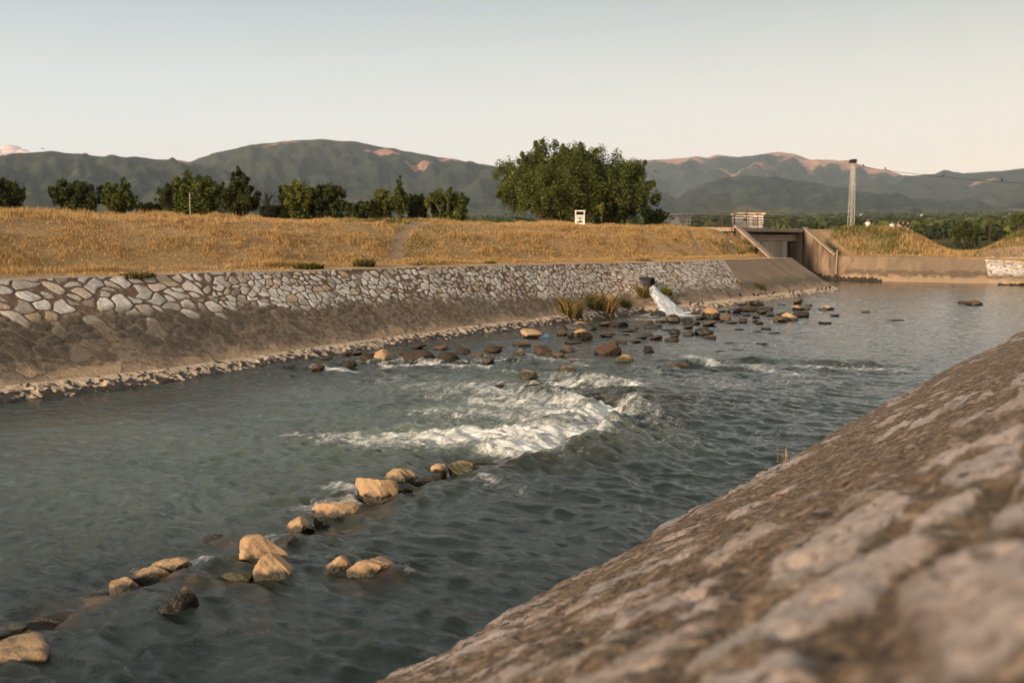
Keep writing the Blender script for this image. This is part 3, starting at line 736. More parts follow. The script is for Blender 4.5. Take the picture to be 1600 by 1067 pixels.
# ------------------------------------------------------------------ near bank, right under the camera
CLEAR = 0.52
NSL = (EYE - CLEAR)/6.35
def build_near_bank():
    ss = [-40.0]
    while ss[-1] < -1: ss.append(ss[-1] + 1.0)
    s = -0.6
    while s < 74: ss.append(s); s += max(0.014, 0.0058*abs(s))
    ss = np.array(ss)
    xx = np.concatenate([np.arange(-7.3, -4.0, 0.035), np.arange(-4.0, 0.02, 0.018)])
    S, X = np.meshgrid(ss, xx, indexing='ij')
    NT_ = np.interp(S, [4, 6.4, 9.8, 13.6, 21, 48], [6.05, 6.08, 6.05, 6.1, 6.4, 6.65]); NS = (EYE - CLEAR)/NT_
    Z = (EYE - CLEAR) + NS*X
    L = math.hypot(1, NSL)
    gap, r1, r2 = stones(S*0.8 + 3.1, X*L, 0.72, 7, wmax=0.3)
    st = sstep(0.08, 0.30, gap + 0.16*fbm(S*3.2, X*3.2, 3, 37))
    cover = fbm(S*0.5, X*0.6, 3, 40) + 0.12 + 0.35*sstep(-1.7, -0.7, X) - 0.30*sstep(4, 9, S)
    jl = np.minimum(np.abs(X + 0.62 + 0.10*perlin(S*0.9, S*0, 43) + 0.05*perlin(S*3, S*0, 44)), np.abs(X + 1.75 + 0.14*perlin(S*0.7, S*0, 45)))
    cover = cover - 0.9*sstep(0.13, 0.03, jl)
    st = st*sstep(-0.15, 0.1, cover)
    disp = 0.025*st - 0.03*sstep(0.12, 0.0, jl) + 0.05*fbm(S*1.1, X*1.1, 3, 35) + 0.065*fbm(S*2.6, X*3.4, 5, 36, 0.66) - 0.035*sstep(0.12, 0.5, fbm(S*5.5, X*7, 3, 41)) - 0.05*sstep(0.25, 0.6, fbm(S*2.3, X*2.6, 3, 38))
    disp += 0.05*perlin(S*0.35, X*0.4, 39)
    disp -= 0.035
    nx, nz = -NSL/L, 1/L
    X2 = X + disp*nx; Z2 = Z + disp*nz
    V = np.stack([X2, S, Z2], -1)
    cr = np.stack([np.full(len(ss), 0.35), ss, np.full(len(ss), EYE - CLEAR + 0.0)], -1)[:, None, :]
    cr2 = np.stack([np.full(len(ss), 1.2), ss, np.full(len(ss), EYE - CLEAR - 0.12)], -1)[:, None, :]
    V = np.concatenate([V, cr, cr2], 1)
    e = lambda a: np.concatenate([a, a[:, -1:], a[:, -1:]], 1).ravel()
    o = mesh_np('near_stone_embankment', V.reshape(-1, 3), np.flip(grid_faces(V.shape[0], V.shape[1]), 1), NEARM, attrs=dict(gap=e(gap), r1=e(r1), cover=e(cover)))
    tag(o, 'rough stone and mortar slope in the foreground, blurred at the lower right', 'embankment')
build_near_bank()

# ------------------------------------------------------------------ river
WEIR = [((470, 577), .10), ((560, 570), .12), ((650, 572), .16), ((720, 573), .14), ((770, 566), .12), ((850, 574), .12), ((870, 600), .16), ((960, 620), .26), ((995, 640), .34), ((960, 672), .34), ((925, 700), .34), ((860, 728), .22), ((760, 738), .12), ((590, 785), .08), ((440, 855), .07), ((230, 925), .07), ((60, 1000), .07), ((-200, 1110), .05)]
LEDGE = [((1010, 560), .0), ((1080, 575), .12), ((1160, 568), .08), ((1250, 572), .10), ((1320, 574), .11), ((1390, 572), .10), ((1440, 580), .0)]
FOAM = [(690, 692, 880, 690, .75, 1.15), (620, 690, 720, 684, .5, .8), (800, 712, 905, 700, .55, 1.25), (900, 690, 925, 672, .5, 1.0), (925, 660, 965, 640, .42, 1.2), (850, 652, 955, 662, .45, 1.0), (760, 632, 900, 640, .7, .75), (830, 606, 985, 612, .45, .75),
        (800, 585, 870, 592, .5, .6), (520, 690, 690, 704, .6, .66), (640, 672, 850, 676, .6, .42), (430, 684, 560, 690, .6, .4), (600, 600, 760, 600, .8, .38), (610, 578, 680, 574, .35, 1.0), (690, 575, 760, 578, .35, .8), (500, 577, 545, 586, .28, .8), (820, 558, 905, 575, .45, .55), (1150, 572, 1235, 590, .5, .62),
        (1250, 578, 1395, 580, .5, .66), (1100, 600, 1260, 604, .9, .42), (1080, 560, 1120, 575, .4, .75), (1020, 640, 1200, 640, 1.2, .3), (690, 650, 850, 656, .8, .62), (1040, 494, 1080, 491, 1.0, 1.3), (1000, 500, 1060, 500, .8, .6), (530, 772, 600, 782, .28, .7), (485, 802, 540, 792, .22, .8),
        (215, 900, 190, 925, .14, .6), (300, 893, 340, 889, .12, .7), (415, 850, 440, 842, .14, .6), (50, 985, 60, 975, .12, .8), (630, 895, 640, 905, .1, .5), (1000, 690, 1200, 690, 1.2, .22), (900, 590, 1010, 600, .5, .5),
        (650, 600, 930, 650, 1.3, .5), (760, 610, 960, 670, 1.2, .62), (1000, 580, 1150, 610, .9, .4), (560, 572, 900, 566, .45, .5), (900, 720, 1050, 700, .8, .25), (400, 655, 620, 660, 1.2, .22), (700, 620, 880, 622, .8, .5), (750, 760, 800, 775, .3, .45), (480, 640, 700, 640, 1.6, .2), (1000, 660, 1010, 650, .3, .6), (870, 672, 960, 668, .35, .9), (1180, 540, 1300, 545, 1.0, .25), (860, 545, 1000, 540, .6, .3)]
MILK = [(620, 690, 880, 690, 1.6, 1.0), (450, 660, 700, 660, 3.0, .45), (150, 680, 500, 720, 2.6, .5), (700, 640, 900, 650, 1.6, .7), (500, 620, 800, 600, 2.5, .45), (-50, 740, 330, 780, 2.6, .42), (0, 860, 250, 840, 1.2, .22), (400, 760, 560, 740, 1.2, .35)]
SHOAL = [(20, 1000, 150, 950, .28, .9), (150, 950, 210, 925, .16, .8), (265, 915, 390, 915, .3, .7), (340, 850, 420, 850, .3, .5), (440, 860, 560, 830, .2, .6), (560, 790, 650, 790, .2, .5), (720, 740, 780, 738, .2, .8), (520, 915, 620, 915, .2, .5), (850, 612, 985, 640, .35, .45), (640, 560, 900, 562, .5, .4)]
def W(u, v): return on_z(u, v, 0.0)
def build_water():
    ss = [-40.0]
    while ss[-1] < 2.5: ss.append(ss[-1] + (0.9 if ss[-1] < 0 else 0.15))
    while ss[-1] < 99: ss.append(ss[-1] + max(0.032, 0.0026*ss[-1]))
    ss = np.array(ss)
    xs = np.concatenate([np.arange(-60, -28, 0.8), np.arange(-28, -25.9, 0.15), np.arange(-25.9, -5.4, 0.045), np.geomspace(0.1, 66, 90) - 5.4])
    S, X = np.meshgrid(ss, xs, indexing='ij')
    def field(lst, wk=1.0):
        f = np.zeros_like(X)
        for (u0, v0, u1, v1, w, st) in lst:
            a, b = W(u0, v0), W(u1, v1)
            d = seg_dist(X, S, a, b)
            f = np.maximum(f, st*np.exp(-(d/(w*wk))**2))
        return f
    foam = field([(a, b, c, d, w, (st if st >= .9 else min(.92, st*1.15))) for a, b, c, d, w, st in FOAM], 1.45); milk = field(MILK); shoal = field(SHOAL)
    wx = X + 0.35*perlin(X*0.45, S*0.3, 61); wy = S + 0.5*perlin(X*0.4, S*0.3, 62)
    # level steps over the stone lines
    Z = np.zeros_like(X); rap = np.zeros_like(X)
    for line in (WEIR, LEDGE):
        P = [(W(*q), h) for q, h in line]
        best = np.full(X.shape, 1e9); side = np.zeros_like(X); drop = np.zeros_like(X)
        for (a, ha), (b, hb) in zip(P[:-1], P[1:]):
            dx, dy = b[0] - a[0], b[1] - a[1]
            t = np.clip(((wx - a[0])*dx + (wy - a[1])*dy)/(dx*dx + dy*dy), 0, 1)
            ex, ey = wx - a[0] - t*dx, wy - a[1] - t*dy
            d = np.hypot(ex, ey); m = d < best
            best = np.where(m, d, best); side = np.where(m, np.sign(dx*ey - dy*ex), side); drop = np.where(m, ha + (hb - ha)*t, drop)
        sd = best*side                              # + is upstream
        up = sstep(-0.28, 0.32, sd)*np.exp(-np.clip(sd, 0, 99)/3.0)
        dn = np.exp(-((sd + 0.45)/0.35)**2)
        st = np.exp(-((sd + 1.15)/0.4)**2)
        Z += drop*(0.75*up - 0.42*dn + 0.30*st)
        rap = np.maximum(rap, np.clip(drop*4.2, 0, 1)*np.exp(-(np.clip(-sd, 0, 99)/2.2)**2 - (np.clip(sd, 0, 99)/1.2)**2))
    calm = 0.36*sstep(24, 40, S)*(0.55 + 0.45*sstep(-24, -18, X))
    calm = np.clip(calm*1.6 + 0.55*sstep(24, 12, S)*sstep(-13, -18, X), 0, 1.1)
    turb = np.clip(0.62 + 0.7*rap + 0.4*np.clip(foam, 0, 1) - 0.5*calm + 0.25*fbm(X*0.15, S*0.1, 2, 70), 0.12, 1.6)
    # chop
    def ridged(x, y, sd): return 1 - 2*np.abs(perlin(x, y, sd))
    ch = 0.017*perlin(wx*0.55, wy*0.42, 63) + 0.020*ridged(wx*0.62, wy*1.0, 64) + 0.016*ridged(wx*1.15 + 3, wy*2.0, 65) + 0.010*ridged(wx*2.1, wy*3.7, 66) + 0.006*perlin(wx*4.6, wy*7.4, 67)
    fd = np.clip(1.5 - S/36.0, 0.55, 1.0)
    Z += ch*turb*3.7*fd
    Z += np.clip(foam, 0, 1.2)*(0.024*perlin(wx*1.3, wy*0.9, 68) + 0.016*np.abs(perlin(wx*3.6, wy*2.2, 69)) + 0.010*perlin(wx*8, wy*6, 71))
    Z += rap*(0.05*perlin(wx*0.9, wy*0.9, 72))
    # humps over rocks lying under the surface
    for (u, v, r, h) in [(1062, 573, .55, .16), (1290, 572, .6, .07), (1350, 572, .5, .11), (925, 605, .5, .14), (985, 648, .4, .18), (945, 690, .5, .16), (655, 566, .5, .12), (300, 880, .25, .04), (620, 905, .22, .05), (600, 912, .2, .04), (1180, 565, .5, .12), (890, 628, .5, .12)]:
        a = W(u, v); Z += h*np.exp(-(np.hypot(X - a[0], S - a[1])/r)**2)
    edge = np.clip(-(X + 5.4)/1, 0, 1)
    Z = np.where(X > -5.0, 0, Z)
    o = mesh_np('river_water', np.stack([X, S, Z], -1).reshape(-1, 3), np.flip(grid_faces(len(ss), len(xs)), 1), WATERM,
                attrs=dict(foam=foam.ravel(), turb=turb.ravel(), milky=np.clip(milk, 0, 1).ravel(), shoal=np.clip(shoal + 0.25*rap*(foam < .5), 0, 1).ravel()))
    struct(o)
build_water()

# ------------------------------------------------------------------ rocks
def rock_mesh(seed, dims, cuts=9, sub=4, rough=0.10, flat=0.0):
    rnd = random.Random(seed)
    bm = bmesh.new(); bmesh.ops.create_icosphere(bm, subdivisions=sub, radius=1.0)
    V = np.array([v.co[:] for v in bm.verts])
    for k in range(cuts):
        n = np.array([rnd.gauss(0, 1), rnd.gauss(0, 1), rnd.gauss(0, 0.8) + 0.15]); n /= np.linalg.norm(n)
        off = rnd.uniform(0.50, 0.86)
        q = V @ n - off
        V = V - np.outer(np.clip(q, 0, None)*0.94, n)
    if flat: V[:, 2] = np.where(V[:, 2] > flat, flat + (V[:, 2] - flat)*0.2, V[:, 2])
    nn = V/np.linalg.norm(V, axis=1)[:, None]
    a = seed*3.7
    w = fbm(V[:, 0]*1.3 + a + V[:, 2]*0.9, V[:, 1]*1.3 - V[:, 2]*0.8, 4, seed % 40) + 0.35*fbm(V[:, 0]*4 + V[:, 2]*3, V[:, 1]*4 - V[:, 2]*2.6 + a, 3, seed % 31)
    V = V + nn*(w*rough)[:, None]
    lo, hi = V.min(0), V.max(0)
    V = (V - (lo + hi)/2)/(hi - lo)                      # unit box
    V[:, 2] += 0.5
    V = V*np.array(dims)
    for v, c in zip(bm.verts, V): v.co = c
    me = bpy.data.meshes.new('boulder'); bm.to_mesh(me); bm.free()
    for p in me.polygons: p.use_smooth = True
    return me
def put_rock(u, v, w, h, mat, label, seed, cat='boulder', group=None, depth=0.8, flat=0.0, cuts=9, rough=0.19, tilt=0.0, name='boulder', lift=0.0, sub=4):
    """u, v: middle of the rock's waterline in the photo; w, h: its size there in photo pixels"""
    x, y = W(u, v - 2)
    dist = math.hypot(x, y)
    sc = math.hypot(dist, EYE)/1564.0
    wm, hm = w*sc, h*sc/0.96
    hm = max(hm*0.92 - wm*depth*0.5*(EYE/dist)*0.55, (0.62 if h < 24 else 0.45)*h*sc)
    if v > 720 and h < 24: lift += 0.05
    if v < 720: lift += 0.05 + (0.09 if u < 800 and 540 < v < 580 else 0); wm *= 0.95; cuts += 3; hm *= (0.78 if v < 560 else 0.9)
    sink = max(0.25*wm, 0.08)
    # put its middle behind the waterline seen from here
    ux, uy = x/dist, y/dist
    cx, cy = x + ux*wm*depth*0.42, y + uy*wm*depth*0.42
    me = rock_mesh(seed, (wm*1.02, wm*depth, hm + sink), cuts, sub, rough, flat)
    me.materials.append(mat)
    o = bpy.data.objects.new(name, me); COL.objects.link(o)
    o.location = (cx, cy, -sink + lift)
    o.rotation_euler = (0, tilt, math.atan2(uy, ux) - math.pi/2)
    tag(o, label, cat, group)
    return o
D_, M_, H_, K_, R_ = ROCK_DRY, ROCK_MOSS, ROCK_HALF, ROCK_WET, ROCK_RED
CH = 'pale boulders in a line across the near water'
NEAR = [
 (14, 1064, 112, 46, D_, 'broad flat topped boulder cut by the lower left corner of the picture', 3, dict(flat=.2, depth=1.0)),
 (10, 1010, 52, 16, D_, 'thin tan slab just behind the corner boulder at the left edge', 4, dict(flat=.2)),
 (195, 938, 44, 30, D_, 'small squat tan boulder with dark right side at left end of the boulder line', 5, {}),
 (235, 920, 64, 30, D_, 'long low tan boulder between the squat one and the flat topped pale one', 61, dict(depth=.6)),
 (270, 910, 58, 32, D_, 'flat topped pinkish pale boulder beside the long low one', 7, dict(flat=.2, depth=.7)),
 (306, 924, 50, 15, M_, 'low narrow wedge of rock with a mossy left end', 8, dict(depth=.4)),
 (276, 978, 64, 56, H_, 'lone rounded brown boulder standing in front of the boulder line', 9, dict(depth=.9, cuts=7)),
 (359, 898, 48, 28, M_, 'tan boulder with green moss over its right side', 10, {}),
 (363, 922, 68, 20, M_, 'flat mossy slab lying awash below the largest boulders', 11, dict(depth=.6)),
 (415, 892, 74, 56, D_, 'large pale angular boulder leaning on its twin', 12, dict(depth=.7, cuts=11)),
 (432, 918, 68, 50, D_, 'large tan boulder with moss at its foot in front of its paler twin', 73, dict(depth=.7, cuts=11)),
 (462, 862, 32, 16, K_, 'small dark wet rock behind the two largest boulders', 14, {}),
 (470, 843, 44, 34, D_, 'rounded tan boulder with a mossy waterline between the two largest and the long pale one', 15, {}),
 (524, 820, 74, 34, D_, 'long pale boulder with a dark left end in the boulder line', 16, dict(depth=.5)),
 (512, 832, 24, 28, H_, 'thin brown slab leaning in front of the long pale boulder', 17, dict(depth=.5, tilt=-.5)),
 (590, 792, 68, 48, D_, 'tall cone shaped tan boulder in the boulder line', 18, dict(depth=.8, cuts=10)),
 (634, 780, 50, 24, M_, 'low grey green wedge right of the cone shaped boulder', 19, dict(depth=.5)),
 (629, 762, 68, 30, D_, 'broad loaf shaped tan boulder behind the grey green wedge', 20, dict(depth=.6)),
 (669, 765, 44, 24, H_, 'dark brown boulder at the right end of the loaf shaped one', 21, {}),
 (686, 750, 26, 25, D_, 'small pointed pale rock near the right end of the boulder line', 22, {}),
 (724, 750, 50, 30, M_, 'blocky mossy boulder, rightmost tall one of the boulder line', 23, dict(depth=.8)),
 (755, 738, 48, 10, K_, 'low dark ledge awash at the right end of the boulder line', 24, dict(depth=.5)),
 (524, 907, 48, 38, D_, 'pale boulder with a dark seam, left one of the separate pair', 25, dict(depth=.7)),
 (580, 916, 74, 42, D_, 'broad tan boulder, right one of the separate pair', 26, dict(depth=.8)),
 (150, 946, 44, 9, K_, 'short brown slab barely out of the water left of the squat boulder', 27, dict(depth=.5)),
 (85, 982, 104, 12, K_, 'long brown slab barely out of the water between corner boulder and line', 28, dict(depth=.4)),
 (335, 848, 34, 6, K_, 'thin dark weedy rock barely showing left of the large pale boulder', 29, dict(depth=.5)),
 (497, 585, 22, 14, K_, 'dark brown rock at the left end of the rapid near the far bank', 30, {}),
 (547, 582, 24, 19, H_, 'small tan topped rock second from the left in the rapid', 31, {}),
 (574, 572, 30, 14, K_, 'dark wet rock between two tan topped rocks in the rapid', 32, {}),
 (598, 572, 30, 20, D_, 'orange tan rounded rock at the left of the rapid', 33, {}),
 (655, 573, 54, 20, K_, 'wide black wet rock with water sliding over it', 34, dict(depth=.6)),
 (703, 572, 36, 16, K_, 'black wet rock right of the wide black one', 35, {}),
 (763, 575, 22, 13, H_, 'small orange brown rock below the middle of the rapid', 36, {}),
 (690, 553, 28, 7, K_, 'low dark rock just upstream of the wide black rock', 37, {}),
 (724, 558, 28, 10, K_, 'low dark rock awash upstream of the small orange brown rock', 38, {}),
 (770, 557, 28, 12, K_, 'dark rock awash left of the mossy brown lumps', 39, {}),
 (830, 532, 36, 20, D_, 'bright tan topped boulder beside the blue scrap', 40, {}),
 (815, 546, 32, 10, R_, 'flat reddish rock below the bright tan topped boulder', 41, {}),
 (811, 562, 26, 14, M_, 'mossy rock with white water at its left side', 42, {}),
 (848, 560, 30, 18, R_, 'dark reddish boulder over the smooth lip of water', 43, {}),
 (858, 564, 24, 10, M_, 'low olive rock in front of the dark reddish boulder', 44, {}),
 (873, 565, 20, 12, K_, 'small dark rock right of the low olive one', 45, {}),
 (889, 554, 34, 14, R_, 'reddish brown flat boulder left of the biggest reddish boulder', 46, {}),
 (878, 527, 18, 10, K_, 'small dark rock between the two pale topped boulders', 47, {}),
 (909, 534, 38, 22, H_, 'pale topped boulder with a black foot by the far bank', 48, {}),
 (908, 518, 56, 16, H_, 'long black speckled rock behind the pale topped boulder', 49, dict(depth=.5)),
 (966, 513, 34, 12, H_, 'low tan rock close to the far bank left of the cascade', 50, {}),
 (950, 558, 46, 26, R_, 'biggest reddish brown boulder in the middle of the river', 51, dict(cuts=6)),
 (975, 573, 44, 17, M_, 'golden brown boulder below the biggest reddish boulder', 52, dict(depth=.5)),
 (1014, 554, 19, 13, H_, 'lone small brown rock right of the biggest reddish boulder', 53, {}),
 (823, 597, 38, 17, M_, 'mossy brown boulder amid the upper white water', 54, {}),
 (886, 588, 32, 14, M_, 'olive brown slanting rock in the white water', 55, dict(depth=.5)),
 (910, 602, 40, 16, K_, 'dark rounded rock with water breaking over it', 56, {}),
 (862, 607, 34, 9, K_, 'low dark rock in foam below the mossy brown boulder', 57, {}),
 (905, 668, 16, 16, K_, 'small upright dark rock in the brightest foam', 58, dict(depth=.5)),
 (985, 658, 26, 24, K_, 'dark mossy rock at the lip of the main drop', 59, {}),
 (1060, 580, 48, 11, K_, 'smooth dark dome of rock under a glassy sheet of water', 60, {}),
 (1028, 498, 28, 13, H_, 'dark tan rock just below the cascade', 62, {}),
 (1052, 505, 26, 15, H_, 'black speckled rock right of the cascade pool', 63, {}),
 (1075, 509, 26, 13, H_, 'tan rock with a black foot left of the tallest upstream boulder', 64, {}),
 (1111, 501, 40, 24, H_, 'tallest upstream boulder, pale with a black crust on top', 65, {}),
 (1133, 504, 18, 14, K_, 'round black rock touching the tallest upstream boulder', 66, {}),
 (1100, 526, 32, 13, H_, 'pale wedge of rock in front of the tallest upstream boulder', 67, {}),
 (1233, 503, 28, 14, D_, 'pale pyramid shaped rock in the smooth water upstream', 68, {}),
 (1219, 505, 22, 10, K_, 'dark rock against the left side of the pale pyramid', 69, {}),
 (1245, 487, 16, 9, D_, 'small tan rock beyond the pale pyramid', 70, {}),
 (1290, 487, 26, 8, D_, 'flat tan rock lying furthest right of the upstream rocks', 71, {}),
 (1182, 480, 24, 10, H_, 'dark rock with a pale face near the end of the far bank', 72, {}),
 (1172, 489, 36, 12, K_, 'broad dark rock near the end of the far bank', 74, {}),
 (1148, 492, 24, 11, H_, 'brown rock between the tallest upstream boulder and the broad dark one', 75, {}),
 (1522, 479, 24, 8, K_, 'dark rock alone in the open water at the right', 76, {}),
 (1503, 477, 18, 5, R_, 'thin brown rock beside the dark one in the open water at the right', 77, {}),
 (1580, 448, 46, 10, D_, 'tan rock at the foot of the far right bank', 78, dict(depth=.5)),
 (1055, 524, 20, 9, H_, 'brown rock left of the pale wedge upstream', 79, {}),
 (1020, 517, 30, 5, K_, 'long thin dark rock below the black speckled one', 80, {}),
]
NOGROUP = {}
for (u, v, w, h, mt, lab, sd, kw) in NEAR:
    k = dict(kw); k.setdefault('sub', 5 if v > 720 else 4)
    put_rock(u, v, w, h, mt, lab, sd, group=(CH if v > 720 and v < 1000 and h > 12 else None), **k)
SM = [(1012, 509, 22, 8), (1032, 507, 18, 7), (1087, 510, 16, 8), (1140, 508, 26, 7), (1094, 521, 16, 6), (1109, 532, 20, 8), (1050, 533, 24, 9), (1054, 528, 14, 6), (1025, 531, 22, 8), (1004, 529, 20, 8), (970, 523, 28, 5), (1197, 485, 22, 7), (1258, 484, 16, 5),
      (1305, 494, 16, 4), (1180, 504, 9, 6), (1155, 516, 16, 5), (1197, 515, 16, 5), (1183, 519, 14, 4), (1211, 521, 18, 4), (1190, 539, 22, 6), (1125, 551, 18, 6), (1150, 549, 26, 6), (1290, 506, 20, 4), (1352, 488, 16, 4), (1400, 501, 26, 4), (1075, 493, 20, 5), (1093, 500, 18, 6), (1160, 478, 16, 6), (1222, 477, 12, 4),
      (745, 562, 22, 8), (990, 515, 16, 6), (945, 510, 20, 8), (1128, 488, 14, 5), (1205, 492, 18, 5), (1040, 517, 14, 5), (1140, 537, 18, 5), (930, 583, 22, 6), (780, 610, 18, 6), (1003, 564, 14, 6), (785, 545, 20, 5)]
_r = random.Random(12)
for _ in range(18): SM.append((_r.uniform(500, 900), _r.uniform(548, 572), _r.uniform(14, 30), _r.uniform(6, 10)))
for _ in range(32):
    uu = _r.uniform(880, 1290); SM.append((uu, 545 - (uu - 880)*.14 + _r.uniform(-24, 8), _r.uniform(12, 28), _r.uniform(5, 9)))
for _ in range(7): SM.append((_r.uniform(780, 1000), _r.uniform(580, 640), _r.uniform(14, 30), _r.uniform(6, 10)))
protos = []
for i, (u, v, w, h) in enumerate(SM):
    x, y = W(u, v); sc = math.hypot(x, y)/1564
    if len(protos) < 6:
        o = put_rock(u, v, 20, 10, K_, 'small dark wet stone barely breaking the surface of the rapids and shallows', 90 + i, 'stone', 'small dark wet stones barely breaking the surface', name='river_stone', sub=3)
        o['d0'] = 1.0; protos.append((o, 20*sc, 10*sc))
        del o['d0']
        s0 = 1.0
        o.scale = (w/20, w/20, h/10)
    else:
        p, pw, ph = protos[i % 6]
        o = p.copy(); COL.objects.link(o)
        o.location = (x, y, 0.07 if (u < 900 and v > 545) else -0.02); o.rotation_euler.z = random.uniform(-.4, .4) + YAW
        o.scale = (w*sc/pw, w*sc/pw*0.9, h*sc/ph*_r.uniform(.5, .95))

x, y = W(853, 529)
m = MB(); m.add([(-.18, -.1, 0), (.16, -.12, .03), (.24, .05, .02), (.05, .14, .10), (-.2, .1, .05), (0, 0, .16), (.1, -.02, .13)],
      [(0, 1, 6, 5), (1, 2, 6), (2, 3, 5, 6), (3, 4, 5), (4, 0, 5), (4, 3, 2, 1, 0)])
tag(m.build('plastic_scrap', BLUE, loc=(x, y, 0.03)), 'crumpled blue plastic scrap caught beside the tan topped boulder', 'litter')

# ------------------------------------------------------------------ grass
def blades(name, x, y, z, h, w, cols, lean=0.35, seed=0, mat=None, parent=None):
    rg = np.random.default_rng(seed); n = len(x)
    a = rg.random(n)*2*np.pi; la = rg.random(n)*2*np.pi; ln = lean*h*rg.random(n)
    dx, dy = np.cos(a)*w/2, np.sin(a)*w/2
    b0 = np.stack([x - dx, y - dy, z - 0.03], -1); b1 = np.stack([x + dx, y + dy, z - 0.03], -1)
    mx, my = x + np.cos(la)*ln*0.4, y + np.sin(la)*ln*0.4
    m0 = np.stack([mx - dx*.7, my - dy*.7, z + h*.55], -1); m1 = np.stack([mx + dx*.7, my + dy*.7, z + h*.55], -1)
    t = np.stack([x + np.cos(la)*ln, y + np.sin(la)*ln, z + h*(1 - 0.15*rg.random(n))], -1)
    V = np.stack([b0, b1, m1, m0, t], 1).reshape(-1, 3)
    i = np.arange(n)*5
    q = np.stack([i, i + 1, i + 2, i + 3], 1); tr = np.stack([i + 3, i + 2, i + 4], 1)
    return mesh_np(name, V, [q, tr], mat or STRAW, parent, attrs=dict(col=np.repeat(cols, 5, axis=0)))
STRAWS = np.array([(0.52, 0.345, 0.145), (0.44, 0.28, 0.11), (0.35, 0.21, 0.08), (0.60, 0.43, 0.21), (0.24, 0.14, 0.055)])
GREENS = np.array([(0.075, 0.085, 0.018), (0.11, 0.11, 0.028), (0.05, 0.062, 0.014), (0.17, 0.15, 0.045)])
def grass():
    rg = np.random.default_rng(3)
    N = 560000
    s = 6 + (rg.random(N)**1.15)*74
    q = rg.random(N)*11.5 + 0.35
    x = dtop(s) - q
    keep = s < 79.2
    dens = fbm(x*0.5, s*0.5, 3, 81) + 0.6*fbm(x*2.2, s*2.2, 2, 82)
    keep &= dens > rg.random(N)*0.9 - 0.45
    keep &= ~((q < 1.9) & (rg.random(N) > 0.35))
    for (a, b, w) in TRAILS: keep &= seg_dist(x, s, a, b) > w*0.85*(0.7 + 0.6*rg.random(N))
    x, s, q, dens = x[keep], s[keep], q[keep], dens[keep]
    n = len(x)
    tall = np.clip(0.10 + 0.30*np.clip(dens + 0.1, 0, 1.3) + 0.12*fbm(x*0.2, s*0.2, 2, 83), 0.05, 0.6)
    h = tall*(0.55 + 0.75*rg.random(n))*(0.45 + 0.75*sstep(-0.25, 0.2, fbm(x*0.16, s*0.13, 3, 88)))
    h = np.where(q < 2.0, h*0.35, h)
    c = STRAWS[np.clip((rg.random(n)*2.6 + 1.6*(0.5 - 0.55*dens)).astype(int), 0, 4)]*(0.85 + 0.3*rg.random(n))[:, None]
    top = rg.random(n) < 0.18; c = np.where(top[:, None], STRAWS[3], c)
    gr = (fbm(x*0.07, s*0.07, 3, 21) + 0.25*fbm(x*0.6, s*0.6, 2, 84) + 0.45*((s > 64) & (q > 3)) + 0.18*(q > 8.3)) > 0.34 + 0.3*rg.random(n)
    gc = GREENS[(rg.random(n)*4).astype(int)]
    c = np.where(gr[:, None], gc, c)
    o = blades('dry_grass', x, s, ground(x, s), h, 0.011*(1 + s/60), c, 0.5, 5)
    struct(o, 'stuff'); o['label'] = 'dry straw coloured grass covering the levee'; o['category'] = 'grass'
    # right-hand levee: greener
    N = 60000
    x = -33.2 + rg.random(N)*70; q = rg.random(N)*11.5; s = 99.6 + q
    keep = (fbm(x*0.3, s*0.3, 3, 85) > rg.random(N)*0.8 - 0.6) & ~((x > -18.5) & (q < 4.5) & (rg.random(N) > 0.15))
    for (a, b, w) in TRAILS[-2:]: keep &= seg_dist(x, s, a, b) > w
    x, s, q = x[keep], s[keep], q[keep]; n = len(x)
    h = (0.22 + 0.3*rg.random(n))*np.where(q < 1.2, .5, 1)
    gr = fbm(x*0.16, s*0.2, 3, 86) + 0.25*(x < -26) > 0.05 + 0.5*(rg.random(n) - 0.4) + np.where(q < 1.5, .5, 0)
    c = np.where(gr[:, None], GREENS[(rg.random(n)*4).astype(int)]*1.15, STRAWS[(rg.random(n)*5).astype(int)])
    o = blades('green_grass', x, s, ground(x, s), h, 0.05, c, 0.5, 6)
    struct(o, 'stuff'); o['label'] = 'patchy green and straw grass on the right hand levee'; o['category'] = 'grass'
grass()

def tuft(u, v, z, wpx, hpx, cols, n, label, seed, cat='grass tuft', name='grass_tuft', bank=False):
    rg = np.random.default_rng(seed)
    if bank: x, y, z = bank_hit(u, v)
    else: x, y = ground_hit(u, v); z = gz(x, y)
    sc = math.hypot(x, y)/1564
    R = wpx*sc/2; H = hpx*sc
    r = np.sqrt(rg.random(n))*R; a = rg.random(n)*2*np.pi
    bx, by = r*np.cos(a)*0.55, r*np.sin(a)*0.9
    h = H*(0.45 + 0.6*rg.random(n))*(1 - 0.5*(r/R)**2)
    zz = -bx*0.62 if bank else bx*0
    cs = cols[(rg.random(n)*len(cols)).astype(int)]*(0.8 + 0.4*rg.random(n))[:, None]
    o = blades(name, bx, by, zz, h, np.full(n, 0.035), cs, 0.8, seed)
    o.location = (x, y, z)
    tag(o, label, cat)
MIXG = np.concatenate([GREENS, STRAWS[:2]])
tuft(483, 421, 0, 62, 15, GREENS, 700, 'dense dark green bush of grass on the bank top left of the trail', 1)
tuft(569, 417, 0, 44, 17, GREENS, 600, 'rounded green clump on the bank top just left of the trail foot', 2)
tuft(215, 432, 0, 62, 9, MIXG, 900, 'low green strip of grass on the bank top at the left', 33)
tuft(660, 414, 0, 90, 7, MIXG, 450, 'thin green fringe of grass on the bank top right of the trail foot', 4)
tuft(765, 412, 0, 30, 6, GREENS, 160, 'small green sprig on the bank top near the middle', 5)
tuft(1005, 408, 0, 40, 5, GREENS, 160, 'small green patch on the bank top above the outfall', 6)
